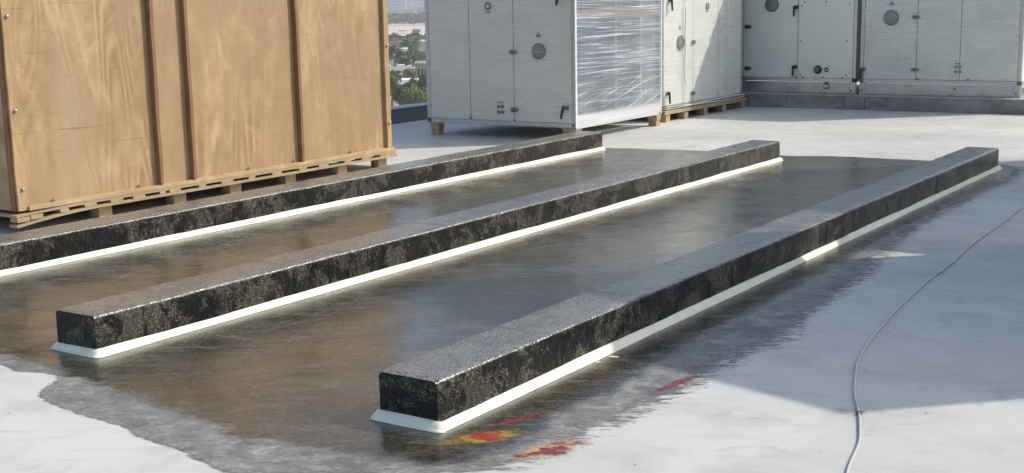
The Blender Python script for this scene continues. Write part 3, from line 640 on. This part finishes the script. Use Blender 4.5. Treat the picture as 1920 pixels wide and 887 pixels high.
# loose cable on the wrapped face
pts = [(.62+.02*math.sin(z*5)-(.05 if z < .7 else 0)*math.sin((z-.25)*6), -.034, z) for z in np.linspace(.28, 1.35, 30)]
MB().tube(pts, .0035, 6).build('loose_cord', GREYP, U2)
P2 = thing('wooden_pallet', 'pale wooden pallet with block feet under the sunlit wrapped unit', 'pallet', (-7.90, 15.38, 0))
MB().box(-2.05, 0, .128, .045, 2.64, .148).build('deck_board', PALW, P2)
for xa, xb in ((-.06, .05), (-1.05, -.95), (-2.05, -1.95)): MB().box(xa, -.02, .104, xb, 2.66, .1265).build('stringer_board', PALW, P2)
for yy in (.06, .60, 1.22, 1.84, 2.50):
    for xx in (-.06, -1.05, -2.05): cube(MB(), xx-.02, yy, 0, xx+.09, yy+.12, .1035).build('foot_block', SOFTW, P2)

# rear row on the concrete plinth
rp = thing('concrete_plinth', 'low grey concrete plinth under the rear row of units', 'plinth', (0, 0, 0))
xs = [-10.6, -9.1, -7.3, -6.42, -6.12, -3.2]
for a, b in zip(xs[:-1], xs[1:]):
    MB().box(a+.003, 18.20+random.uniform(-.002, .002), 0, b-.003, 20.6, .185+random.uniform(-.001, .001), .006).build('concrete_block', PLINTH, rp)
MB().box(-10.6, 18.195, .187, -3.2, 20.6, .205, .004).build('cap', PLTOP, rp)
def baseframe(u, x0, x1, extra=()):
    MB().box(x0+.09, .004, .003, x1-.09, .03, .165, .004).build('base_channel', GALV, u)
    for a in (x0, x1-.088): MB().box(a, 0, .003, a+.088, .06, .168, .004).build('base_end', GALV, u)
    for a in (x0+.03, x1-.06): MB().cyl((a, -.001, .05), (a, -.006, .05), .014, 12).build('bolt_hole', BLACK, u)
    for q in range(3):
        for a in (x0+.1, x1-.1): MB().cyl((a, .004, .03+q*.05), (a, -.0, .03+q*.05), .004, 8).build('rivet', BLACK, u)
B3 = .207
U3 = unit('air_handling_unit', 'unwrapped grey air handling unit on the rear plinth with black handles and a pipe stub', (-8.13, 18.40, B3), 0, 1.80, 2.1, 2.75,
     [(.05, .91), (.91, 1.75)],
     [('port', .50, 1.29, .105), ('handle', .87, 1.25, 0), ('handle', .87, .38, 0), ('hinge', .13, .97), ('hinge', .13, .35),
      ('screw', [(.97, 1.27), (1.68, 1.29), (.96, .76), (1.66, .76), (.96, .27), (1.65, .27), (1.0, .235), (1.31, .235), (1.60, .235), (1.33, 1.32), (1.0, 1.32)]),
      ('pipe', 1.23, .345, .062, .07), ('vent', 1.36, .345, .035), ('tab', .06, .23), ('tab', .9, .23)], base=.17, rail_=.05)
baseframe(U3, 0, 1.80); MB().lathe((1.37, .004, .10), (0, -1, 0), [(.038, 0), (.038, .05), (.03, .055), (.03, .09), (.0001, .09)], 18).build('drain_outlet', GALV, U3)
MB().box(1.34, -.03, .14, 1.39, .0, .165).build('drain_bracket', BLACK, U3)
MB().box(1.15, .001, .07, 1.24, .0035, .125).build('faded_label', flat('faded_lilac_label', (.42, .42, .52), .5), U3)
U4 = unit('air_handling_unit', 'film-wrapped grey air handling unit at the right end of the rear plinth', (-6.27, 18.40, B3), 0, 2.22, 2.1, 2.75,
     [(.05, .80), (.80, 1.40), (1.40, 2.17)],
     [('port', .43, 1.085, .108), ('tri', .43, 1.26, .07), ('hinge', .78, 1.09), ('hinge', .79, .36), ('gland', 1.38, .37), ('handle', .04, .36, 0), ('tab', .83, .235), ('tab', 1.52, .235)], base=.17)
baseframe(U4, 0, 2.22); MB().box(1.33, -.006, .09, 1.36, .004, .12).build('earthing_lug', BLACK, U4)
film_sheet(U4, (-.004, 0, .002), (1, 0, 0), (0, 0, 1), (0, -1, 0), 2.228, 2.75, FILM3, [(.43, 1.085, .11, .014), (.78, 1.09, .05, .018), (.79, .36, .05, .018), (1.38, .37, .05, .01), (.04, .33, .07, .03)], 21)
film_sheet(U4, (2.224, 0, .002), (0, 1, 0), (0, 0, 1), (1, 0, 0), 2.1, 2.75, FILM2, [], 22, nx=20, nz=50)
U5 = unit('air_handling_unit', 'grey air handling unit on the rear plinth, mostly hidden behind the sunlit wrapped unit', (-10.35, 18.40, B3), 0, 2.18, 2.1, 2.75,
     [(.05, 1.1), (1.1, 2.13)], [('hinge', .14, 1.0)], base=.17)
baseframe(U5, 0, 2.18)

# ------------------------------------------------------------ unseen screen and block added out of frame to shade the floor
SHADE_GREY = flat('grey_shade_screen', (.30, .32, .33), .5, .3, .08, .05)
def screen():
    a, b = Vector((-1.36, 8.92, 0)), Vector((1.80, 8.12, 0)); d = (b-a); Ln = d.length
    s = thing('shade_screen', 'unseen tall grey boarded screen added right of the plinths to shade the floor', 'screen', a, math.atan2(d.y, d.x))
    for x in (0, Ln/2-.05, Ln-.1): MB().box(x, 0, 0, x+.1, .12, 4.2).build('post', SHADE_GREY, s)
    MB().box(.0, -.002, 4.2, Ln, .122, 4.26).build('top_rail', SHADE_GREY, s)
    for i in range(21):
        MB().box(.1, .03+.01*(i % 2), .02+i*.2-(.02 if i else 0), Ln-.1, .07+.01*(i % 2), .2+i*.2).build('boarding', SHADE_GREY, s)
screen()
pr = thing('shade_block', 'unseen cream flat-roofed block added right of the far plinth ends to shade the floor', 'building', (-1.19, 11.42, 0))  # unseen block added, sized for the shadow it throws
MB().box(0, 0, 0, 5, 3.4, 4.12).build('wall', RENDER, pr); MB().box(-.0, -.0, 4.121, 5.0, 3.4, 4.22).build('roof', PLTOP, pr)
dr = MB().box(1.2, -.03, .05, 2.15, .02, 2.15, .004).build('door', GREYP, pr); MB().cyl((1.3, -.03, 1.05), (1.3, -.08, 1.05), .02).build('handle', STEEL, dr)

# ------------------------------------------------------------ parapet
pp = thing('parapet_wall', 'low dark blue-grey parapet at the roof edge between crate and wrapped unit', 'parapet', (-11.22, 4, 0))
for i in range(9):
    y = i*2.24-.5+.0; MB().box(-.25, y+.004, 0, 0, y+2.236, .188, .004).build('wall_panel', PARA, pp)
MB().box(-.27, -.5, .190, .012, 19.7, .208, .004).build('coping', PARAC, pp)
pp.location.y = 4.02

# ------------------------------------------------------------ the city below (street level z = -18)
GZ = -18.
CU = Vector((-.6209, .7839, 0)); CV = Vector((.7839, .6209, 0))
def cpos(D, px, z=GZ): p = CU*D + CV*((px-760)*D/2432*.985); return Vector((p.x, p.y, z))
def m_city():
    t = MT('sandy_town_ground'); n = t.noise(t.world(), .02, 6, .6); n2 = t.noise(t.world(), .15, 5, .65)
    c = t.mix(t.step(n, .4, .6), (.36, .30, .23), (.20, .21, .13)); c = t.mix(t.step(n2, .5, .7, 0, .6), c, (.28, .24, .19)); t.set(Base_Color=c, Roughness=.9); return t.m
def m_sand():
    t = MT('bare_sand'); n = t.noise(t.world((1, 1, 1)), .012, 7, .65); n2 = t.noise(t.world((1, 1, 1)), .06, 6, .7)
    c = t.mix(t.step(n, .35, .65), (.50, .42, .33), (.60, .53, .43)); c = t.mix(t.step(n2, .55, .68, 0, .5), c, (.33, .28, .22)); t.set(Base_Color=c, Roughness=.9); return t.m
gn = 9000
tag(MB().add([(-gn, -gn, GZ), (gn, -gn, GZ), (gn, gn, GZ), (-gn, gn, GZ)], [(0, 1, 2, 3)]).build('town_ground', m_city()), kind='structure')
def sheet(name, mat, D0, D1, l0, l1, z):
    a = [CU*D0+CV*l0, CU*D0+CV*l1, CU*D1+CV*l1*1.3, CU*D1+CV*l0*1.3]
    return tag(MB().add([(p.x, p.y, z) for p in a], [(0, 1, 2, 3)]).build(name, mat), kind='structure')
sheet('sand_lot', m_sand(), 690, 1330, -250, 250, GZ+.05)
sheet('far_road', flat('pale_asphalt', (.36, .36, .36), .8), 1150, 1215, -260, 260, GZ+.12)
L1 = m_leaf('olive_foliage', (.075, .11, .015), (.14, .18, .025)); L2 = m_leaf('dark_foliage', (.04, .07, .015), (.08, .115, .022)); L3 = m_leaf('palm_foliage', (.07, .095, .035), (.13, .155, .07)); LB = m_leaf('blue_green_foliage', (.14, .19, .17), (.24, .30, .27))
TR = flat('bark', (.16, .12, .08), .9)
def crown_mesh(r, h, n, leaf, seed, name='tree_crown', mat=None, clumps=14):
    rg = np.random.default_rng(seed); V = []; Fs = []
    cs = []
    for _ in range(clumps):
        th = rg.uniform(0, 6.283); q = rg.uniform(.1, 1)**.6; zz = rg.uniform(-.7, 1); w = math.sqrt(max(.05, 1-zz*zz*.8)); cs.append((r*.72*q*w*math.cos(th), r*.72*q*w*math.sin(th), h*.5*(zz*.75+1), rg.uniform(.28, .48)))
    for i in range(n):
        c = cs[i % clumps]; d = rg.normal(size=3); d /= np.linalg.norm(d); k = c[3]*rg.uniform(.65, 1.05)
        p = np.array([c[0]+d[0]*r*k, c[1]+d[1]*r*k, c[2]+d[2]*h*.55*k]); nr = d + rg.normal(size=3)*.6; nr /= np.linalg.norm(nr)
        a = np.cross(nr, rg.normal(size=3)); a /= np.linalg.norm(a); b = np.cross(nr, a); s = leaf*rg.uniform(.6, 1.3)
        j = len(V); V += [tuple(p+a*s), tuple(p+b*s*.6), tuple(p-a*s), tuple(p-b*s*.6)]; Fs.append((j, j+1, j+2, j+3))
    me = bpy.data.meshes.new(name); me.from_pydata(V, [], Fs); me.materials.append(mat); return me
def mkobj(name, me, parent): o = bpy.data.objects.new(name, me); COL.objects.link(o); o.parent = parent; return o
def tree(lab, D, px, h, r, mat, seed, group='trees below the roof', leaf=.28, n=1500):
    t = thing('tree', lab, 'tree', cpos(D, px), random.uniform(0, 6), group)
    tk = MB(); tk.cyl((0, 0, 0), (.1, .1, h*.55), .16+.02*h, 8, .10, smooth=True)
    for k in range(4): a = k*1.6+seed; tk.cyl((.05, .05, h*(.3+.05*k)), (r*.45*math.cos(a), r*.45*math.sin(a), h*.62), .08, 6, .03)
    tk.build('trunk', TR, t)
    c = mkobj('crown', crown_mesh(r, h*.8, n, leaf, seed, 'crown', mat), t); c.location.z = h*.2
    return t
def palm(lab, D, px, h, seed, group='palms among the villas', s=1.):
    t = thing('palm_tree', lab, 'palm tree', cpos(D, px), seed*1.3, group)
    MB().tube([(0, 0, 0), (.06, 0, h*.4), (.1, .05, h*.75), (.1, .08, h)], lambda q: .26-.08*q, 8).build('trunk', TR, t)
    rg = random.Random(seed); mb = MB()
    for k in range(34):
        a = k*2.399; el = 1.25 - 1.75*(k/34); Lf = s*rg.uniform(2.6, 3.2); P = []; p = Vector((.1, .08, h)); e = el
        for i in range(8): P.append(p.copy()); p = p + Vector((math.cos(a)*math.cos(e), math.sin(a)*math.cos(e), math.sin(e)))*Lf/7; e -= .22
        sd_ = Vector((-math.sin(a), math.cos(a), 0))
        for i in range(7):
            w = .62*s*math.sin(math.pi*(i+.7)/8.2)
            for sg in (-1, 1):
                q = P[i]; q2 = P[i+1]
                mb.add([q, q.lerp(q2, .55), q.lerp(q2, 1.2) + sd_*sg*w + Vector((0, 0, -.22*s)), q.lerp(q2, .65)+sd_*sg*w+Vector((0, 0, -.2*s))], [(0, 1, 2, 3)])
    mb.build('frond_crown', L3, t, fix=False); return t
CREAM = flat('cream_villa_render', (.55, .49, .38), .85, 0, .06, .05, 2); WHT = flat('white_villa_render', (.74, .73, .70), .8, 0, .05, .05, 2); TAN = flat('tan_villa_render', (.42, .35, .25), .85, 0, .06, .05, 2)
DKW = m_glass('dark_window_glass', (.035, .045, .055)); BRN = flat('brown_roof_tiles', (.24, .16, .12), .8)
AZ = math.atan2(CV.y, CV.x)
def villa(lab, D, px, spec, group='villas below the roof'):
    v = thing('villa', lab, 'villa', cpos(D, px), AZ, group)
    for s in spec:
        k = s[0]
        if k == 'win':
            o = MB().box(*s[1]).build('window', DKW, v)
        else: MB().box(*s[1]).build(k, s[2], v)
    return v
# local x to the right across the view, y away
villa('white flat-roofed villa with a dark band of windows', 425, 744, [('wall', (-5, 0, 0, 3, 8, 4.6), WHT), ('wall', (-3.2, -1.2, 0, 3.3, 0, 1.3), WHT), ('roof', (-5.4, -.8, 4.6, 3.6, 8.4, 5.3), WHT), ('stair_tower', (-1.6, -1.5, 0, .3, -.01, 4.5), WHT), ('balcony', (.3, -1.4, 1.31, 3.4, -.05, 2.3), WHT),
      ('win', (.8, -.06, 2.5, 2.9, .05, 4.2)), ('win', (-4.5, -.06, 2.7, -2.2, .05, 4.1)), ('win', (1, -.06, .3, 2.6, .05, 1.2))])
villa('cream villa behind the white villa with a low brown roof', 490, 740, [('wall', (-6, 0, 0, 3.2, 8, 5.0), CREAM), ('roof', (-6.4, -.5, 5.0, 3.5, 8.4, 5.5), BRN), ('wall', (3.2, 1, 0, 5.5, 7, 3.6), CREAM), ('roof', (1.6, -.6, 5.51, 3.6, .8, 6.2), WHT), ('win', (-4.5, -.06, 2.6, -3.2, .05, 4)), ('win', (-.8, -.06, 2.6, .5, .05, 4))])
villa('cream villa behind the two palms at the right', 470, 790, [('wall', (-4, 0, 0, 8, 8, 6), CREAM), ('roof', (-4.3, -.4, 6, 8.3, 8.3, 6.5), WHT), ('win', (-2.2, -.06, 2, -1.2, .05, 5)), ('win', (1.6, -.06, 3.4, 2.2, .05, 4.8)), ('wall', (2.5, -2, 0, 7.5, -.01, 2), TAN)])
villa('tan villa with tall narrow windows under a white roof pergola', 325, 790, [('wall', (-1.6, 0, 0, 7, 7, 4.6), TAN), ('roof', (-1.8, -.25, 4.6, 7.2, 7.2, 4.9), TAN), ('plinth_band', (-1.8, -.2, .2, 7.2, -.01, .9), TAN)] +
      [('win', (-1.0+i*.85, -.06, 1.3, -.55+i*.85, .05, 3.6)) for i in range(8)] + [('pergola_slat', (-1.5+i*.42, -.9, 5.0, -1.28+i*.42, 2.6, 5.45), WHT) for i in range(18)] + [('pergola_beam', (-1.6, -.6, 4.905, 6.8, -.45, 4.99), WHT)])
villa('low white flat-roofed house with a brown wall behind the nearest tree', 285, 756, [('wall', (-2.2, 0, 0, 2.9, 7, 2.3), TAN), ('wall', (-2.3, -.1, 0, -.2, -.01, 2.2), BRN), ('roof', (-2.8, -.8, 2.3, 1.4, 6, 2.5), WHT), ('roof', (-.6, .5, 2.501, 3.1, 8, 3.2), WHT), ('win', (.3, -.06, .9, 1.1, .05, 1.9))])
villa('pair of white boundary blocks between the garden trees', 355, 752, [('wall', (-2.2, 0, 0, .9, 4, 2.5), WHT), ('wall', (-1.2, .4, 2.5, .8, 3.6, 3.3), WHT), ('wall', (1.6, 1, 0, 5, 4, 2.4), CREAM), ('wall', (1.5, 1.2, 2.4, 2.8, 3.4, 3.0), WHT), ('win', (-1.4, -.06, .8, -.8, .05, 1.8))])
villa('narrow white house edge beside the crate post', 330, 728, [('wall', (-3, 0, 0, .3, 5, 4.1), WHT), ('roof', (-3.1, -.1, 4.1, .4, 5.1, 4.3), WHT), ('win', (-.9, -.06, 2, -.4, .05, 3.1))])
tree('large olive-green bushy tree right behind the parapet', 228, 778, 5.6, 3.1, L1, 1, leaf=.20, n=4200)
tree('dark green tree left of the olive-green tree behind the parapet', 236, 752, 5.0, 2.0, L2, 2, leaf=.2, n=2200)
tree('dark tree at the left edge above the spiky plant', 250, 732, 6.6, 1.8, L1, 3, leaf=.2, n=2000)
tree('dark tree in front of the tan villa', 262, 796, 5.4, 2.0, L2, 4, leaf=.2, n=2200)
tree('dark tree between low white roof and tan villa', 268, 770, 4.6, 1.9, L2, 5, leaf=.2, n=2000)
for i, (D, px, h, r, m, lab) in enumerate([(315, 734, 4.2, 2.4, L1, 'bushy garden tree left of the white boundary blocks'), (318, 750, 3.4, 2.2, L2, 'low garden tree below the white boundary blocks'), (322, 766, 3.6, 2.2, L1, 'low garden tree beside the tan villa'),
      (392, 739, 7.6, 3.2, L2, 'tall dark tree in front of the white villa, left'), (385, 757, 4.6, 2.7, L1, 'green garden tree below the white villa balcony'), (390, 771, 4.4, 2.8, L1, 'green garden tree right of the white villa'), (398, 784, 5.4, 3.0, L2, 'leafy tree below the cream villa and palms'),
      (440, 772, 5.8, 2.4, L2, 'dark tree at the foot of the two palms'), (412, 798, 4.6, 3.0, L1, 'green tree left of the big wrapped unit edge')]):
    tree(lab, D, px, h, r, m, 20+i, 'garden trees among the villas', .24, 1600)
ORD = ['first', 'second', 'third', 'fourth', 'fifth', 'sixth', 'seventh', 'eighth', 'ninth', 'tenth', 'eleventh', 'twelfth']
far = [(600+((i*37) % 60), 722+i*7.4, 3.9+((i*13) % 5)*.35, 3.2) for i in range(12)]
for i, (D, px, h, r) in enumerate(far):
    tree(ORD[i] + ' dark tree from the crate in the row before the sand lot', D, px, h, r, L2, 40+i, 'row of trees before the sand lot', .38, 900)
for i, (D, px) in enumerate([(545, 728), (548, 741), (552, 768), (556, 790), (560, 755)]):
    tree(['leafy tree behind the brown-roofed cream villa, beside the crate', 'leafy tree straight behind the white villa and its brown-roofed neighbour', 'leafy tree behind the left palm of the pair', 'leafy tree behind the flat roof of the right cream villa', 'leafy tree between the two cream villas, farthest back'][i], D, px, 5.0, 3.2, L2, 60+i, 'trees behind the cream villas', .32, 1000)
palm('left palm of the pair before the cream villa, fronds over the white villa roof', 455, 761, 6.6, 3)
palm('right palm of the pair before the cream villa, the fuller one', 452, 779, 6.8, 5, s=1.15)
palm('palm at the left edge before the tree row', 520, 733, 4.8, 7); palm('palm behind the white villa roof', 530, 749, 4.6, 9)
palm('palm against the sand lot at the right', 540, 792, 4.9, 11)
# spiky blue-green plant
sp = thing('agave_plant', 'spiky blue-green plant just above the parapet beside the crate', 'plant', cpos(212, 732, GZ)); mb = MB(); rg = random.Random(4)
for k in range(46):
    a = rg.uniform(0, 6.283); e = rg.uniform(.25, 1.4); l = rg.uniform(1.4, 2.2); d = Vector((math.cos(a)*math.cos(e), math.sin(a)*math.cos(e), math.sin(e))); s_ = Vector((-math.sin(a), math.cos(a), 0))*.07; o = Vector((0, 0, 1.2))
    mb.add([o-s_, o+s_, o+d*l*.6+s_*1.2+Vector((0, 0, .1)), o+d*l, o+d*l*.6-s_*1.2+Vector((0, 0, .1))], [(0, 1, 2, 3, 4)])
mb.build('leaf_rosette', LB, sp, fix=False); MB().cyl((0, 0, 0), (0, 0, 1.3), .25, 10, .16).build('stem', TR, sp)
# street lamp, flag
sl_ = thing('street_lamp', 'thin pale street lamp post in front of the tan villa', 'street lamp', cpos(335, 771)); MB().cyl((0, 0, 0), (0, 0, 5.3), .07, 8, .05).build('pole', PVC, sl_); MB().box(-.3, -.1, 5.3, .2, .1, 5.42).build('lamp_head', PVC, sl_)
fl = thing('flag', 'small red and white flag among the garden trees', 'flag', cpos(312, 753)); MB().cyl((0, 0, 0), (0, 0, 3.6), .04, 6).build('pole', PVC, fl)
MB().prism([(0, 0), (-.9, -.55), (-.7, -.75), (.0, -.5)], (0, 0, 3.6), CV, (0, 0, 1), CU, .02).build('cloth', WHT, fl); MB().prism([(-.02, .0), (.25, -.1), (.2, -.7), (-.02, -.5)], (0, -.03, 3.6), CV, (0, 0, 1), CU, .02).build('red_cloth', flat('red_cloth', (.5, .06, .05), .8), fl)
# site huts and machines on the sand
for i, (D, px, w, h, m, lab) in enumerate([(860, 750, 2.4, 1.3, WHT, 'first white tent on the sand lot'), (862, 754.5, 2.2, 1.2, WHT, 'second white tent on the sand lot'), (858, 759, 1.8, 1.1, WHT, 'third white tent on the sand lot')]):
    tt = thing('tent', lab, 'tent', cpos(D, px), AZ, 'tents on the sand lot'); MB().prism([(-w/2, 0), (w/2, 0), (w/2, h*.6), (0, h), (-w/2, h*.6)], (0, 0, 0), (1, 0, 0), (0, 0, 1), (0, 1, 0), 2).build('canvas', m, tt)
for D, px, w, h, lab in ((905, 782, 5.5, 2.6, 'grey site shed on the sand lot at the right'), (945, 756, 6, .8, 'low dark stack of pipes on the sand lot'), (840, 774, 3, .7, 'small heap of grey material on the sand lot')):
    g_ = thing('site_shed', lab, 'site shed', cpos(D, px), AZ, 'site sheds and stores'); MB().box(-w/2, 0, 0, w/2, 3, h*.7, .05).build('wall', GREYIN, g_); MB().prism([(-w/2-.2, 0), (w/2+.2, 0), (w/2-.4, h*.3), (-w/2+.6, h*.3)], (0, -.2, h*.7), (1, 0, 0), (0, 0, 1), (0, 1, 0), 3.4).build('roof', PANEL, g_)
cn = thing('crane', 'thin red crane mast standing at the edge of the sand lot', 'crane', cpos(1190, 777)); cm = flat('red_crane_paint', (.45, .12, .08), .6)
for dx in (-.5, .5):
    for dy in (-.5, .5): MB().cyl((dx, dy, 0), (dx, dy, 9.5), .14, 6).build('mast_leg', cm, cn)
for k in range(9): MB().cyl((-.5, -.5, k*1.05), (.5, -.5, k*1.05+1.05), .1, 5).build('brace', cm, cn)
MB().cyl((-3, 0, 9.6), (8, 0, 9.9), .3, 6).build('jib', cm, cn)
# far tree belt (one mass) and the skyline
def belt():
    rg = np.random.default_rng(5); V = []; F = []
    for i in range(9000):
        l = rg.uniform(-150, 150); D = rg.uniform(1250, 1420); hh = 7.2 + 2.2*vnoise(np.array(l*.06+40), np.array(.5), 3) + 1.2*vnoise(np.array(l*.3+40), np.array(.5), 3)
        z = GZ + float(hh)*rg.uniform(0, 1)**.6; p = np.array(CU*D + CV*l) + np.array([0, 0, z]); a = rg.normal(size=3); a /= np.linalg.norm(a); b = np.cross(a, rg.normal(size=3)); b /= np.linalg.norm(b); s = rg.uniform(.8, 1.8)
        j = len(V); V += [tuple(p+a*s), tuple(p+b*s), tuple(p-a*s), tuple(p-b*s)]; F.append((j, j+1, j+2, j+3))
    me = bpy.data.meshes.new('far_trees'); me.from_pydata(V, [], F); me.materials.append(L2); o = bpy.data.objects.new('far_trees', me); COL.objects.link(o); tag(o, 'far belt of dark trees beyond the sand lot', 'trees', kind='stuff')
belt()
BAND = flat('tower_glass', (.09, .12, .15), .3, 0, .1)
CONC = flat('pale_tower_concrete', (.50, .51, .50), .8, 0, .05); BLUT = flat('blue_grey_tower_cladding', (.26, .30, .34), .6, 0, .05)
def tower(lab, D, px, w, h, mat, floors, cat='tower', nm='tower', bayed=True):
    t = thing(nm, lab, cat, cpos(D, px), AZ, 'hazy towers on the skyline' if nm == 'tower' else 'low pale buildings before the towers')
    MB().box(-w/2, 0, 0, w/2, w*.8, h).build('wall', mat, t); MB().box(-w/2-.4, -.4, h, w/2+.4, w*.8+.4, h+1.2).build('roof', CONC, t)
    fh = h/floors
    for k in range(floors):
        if bayed:
            nb = max(2, int(w/6)); 
            MB().box(-w*.46, -.12, k*fh+fh*.3, w*.46, .1, k*fh+fh*.78).build('window', BAND, t)
        else: MB().box(-w*.4, -.12, k*fh+fh*.3, w*.4, .1, k*fh+fh*.7).build('window', BAND, t)
tower('white tower with dark floor bands at the left of the skyline gap', 2300, 729, 16, 75, CONC, 16)
tower('pale blue-grey tower, second from the left on the skyline', 3000, 743, 24, 120, BLUT, 18)
tower('slim blue-grey tower in the middle of the skyline gap', 3100, 757, 14, 130, BLUT, 18)
tower('pale concrete tower right of the middle on the skyline', 3000, 770, 14, 110, CONC, 16)
tower('broad blue-grey tower at the right of the skyline gap', 3300, 788, 30, 125, BLUT, 18)
for D, px, w, h, m, lab in ((1800, 746, 5, 7, WHT, 'small bright white building left of centre before the towers'), (1820, 754, 8, 6, CREAM, 'cream low building in the middle before the towers'), (1900, 787, 12, 5, CREAM, 'long cream low building at the right before the towers'),
      (1700, 740, 12, 3.4, CONC, 'long low pale shed at the left before the towers'), (2100, 768, 16, 9, CONC, 'grey low block behind the cream buildings'), (1750, 776, 8, 3.6, CONC, 'low pale shed near the crane'), (2000, 734, 16, 8, CONC, 'pale block at the foot of the white tower'), (2200, 796, 22, 13, BLUT, 'blue-grey low block at the far right before the towers')):
    tower(lab, D, px, w, h, m, 2 if h < 8 else 4, 'building', 'low_building')

# ------------------------------------------------------------ haze: one closed box of even, pale air
def haze():
    t = bpy.data.materials.new('haze_air'); t.use_nodes = True; n = t.node_tree; n.nodes.clear()
    o = n.nodes.new('ShaderNodeOutputMaterial'); v = n.nodes.new('ShaderNodeVolumePrincipled'); v.inputs['Color'].default_value = (.93, .96, 1, 1); v.inputs['Density'].default_value = HAZE; v.inputs['Anisotropy'].default_value = .2
    n.links.new(v.outputs[0], o.inputs['Volume'])
    tag(MB().box(-4600, -300, -19.5, 600, 5200, 135).build('haze', t), 'pale haze over the town', 'haze', kind='stuff')
HAZE = .00034
haze()
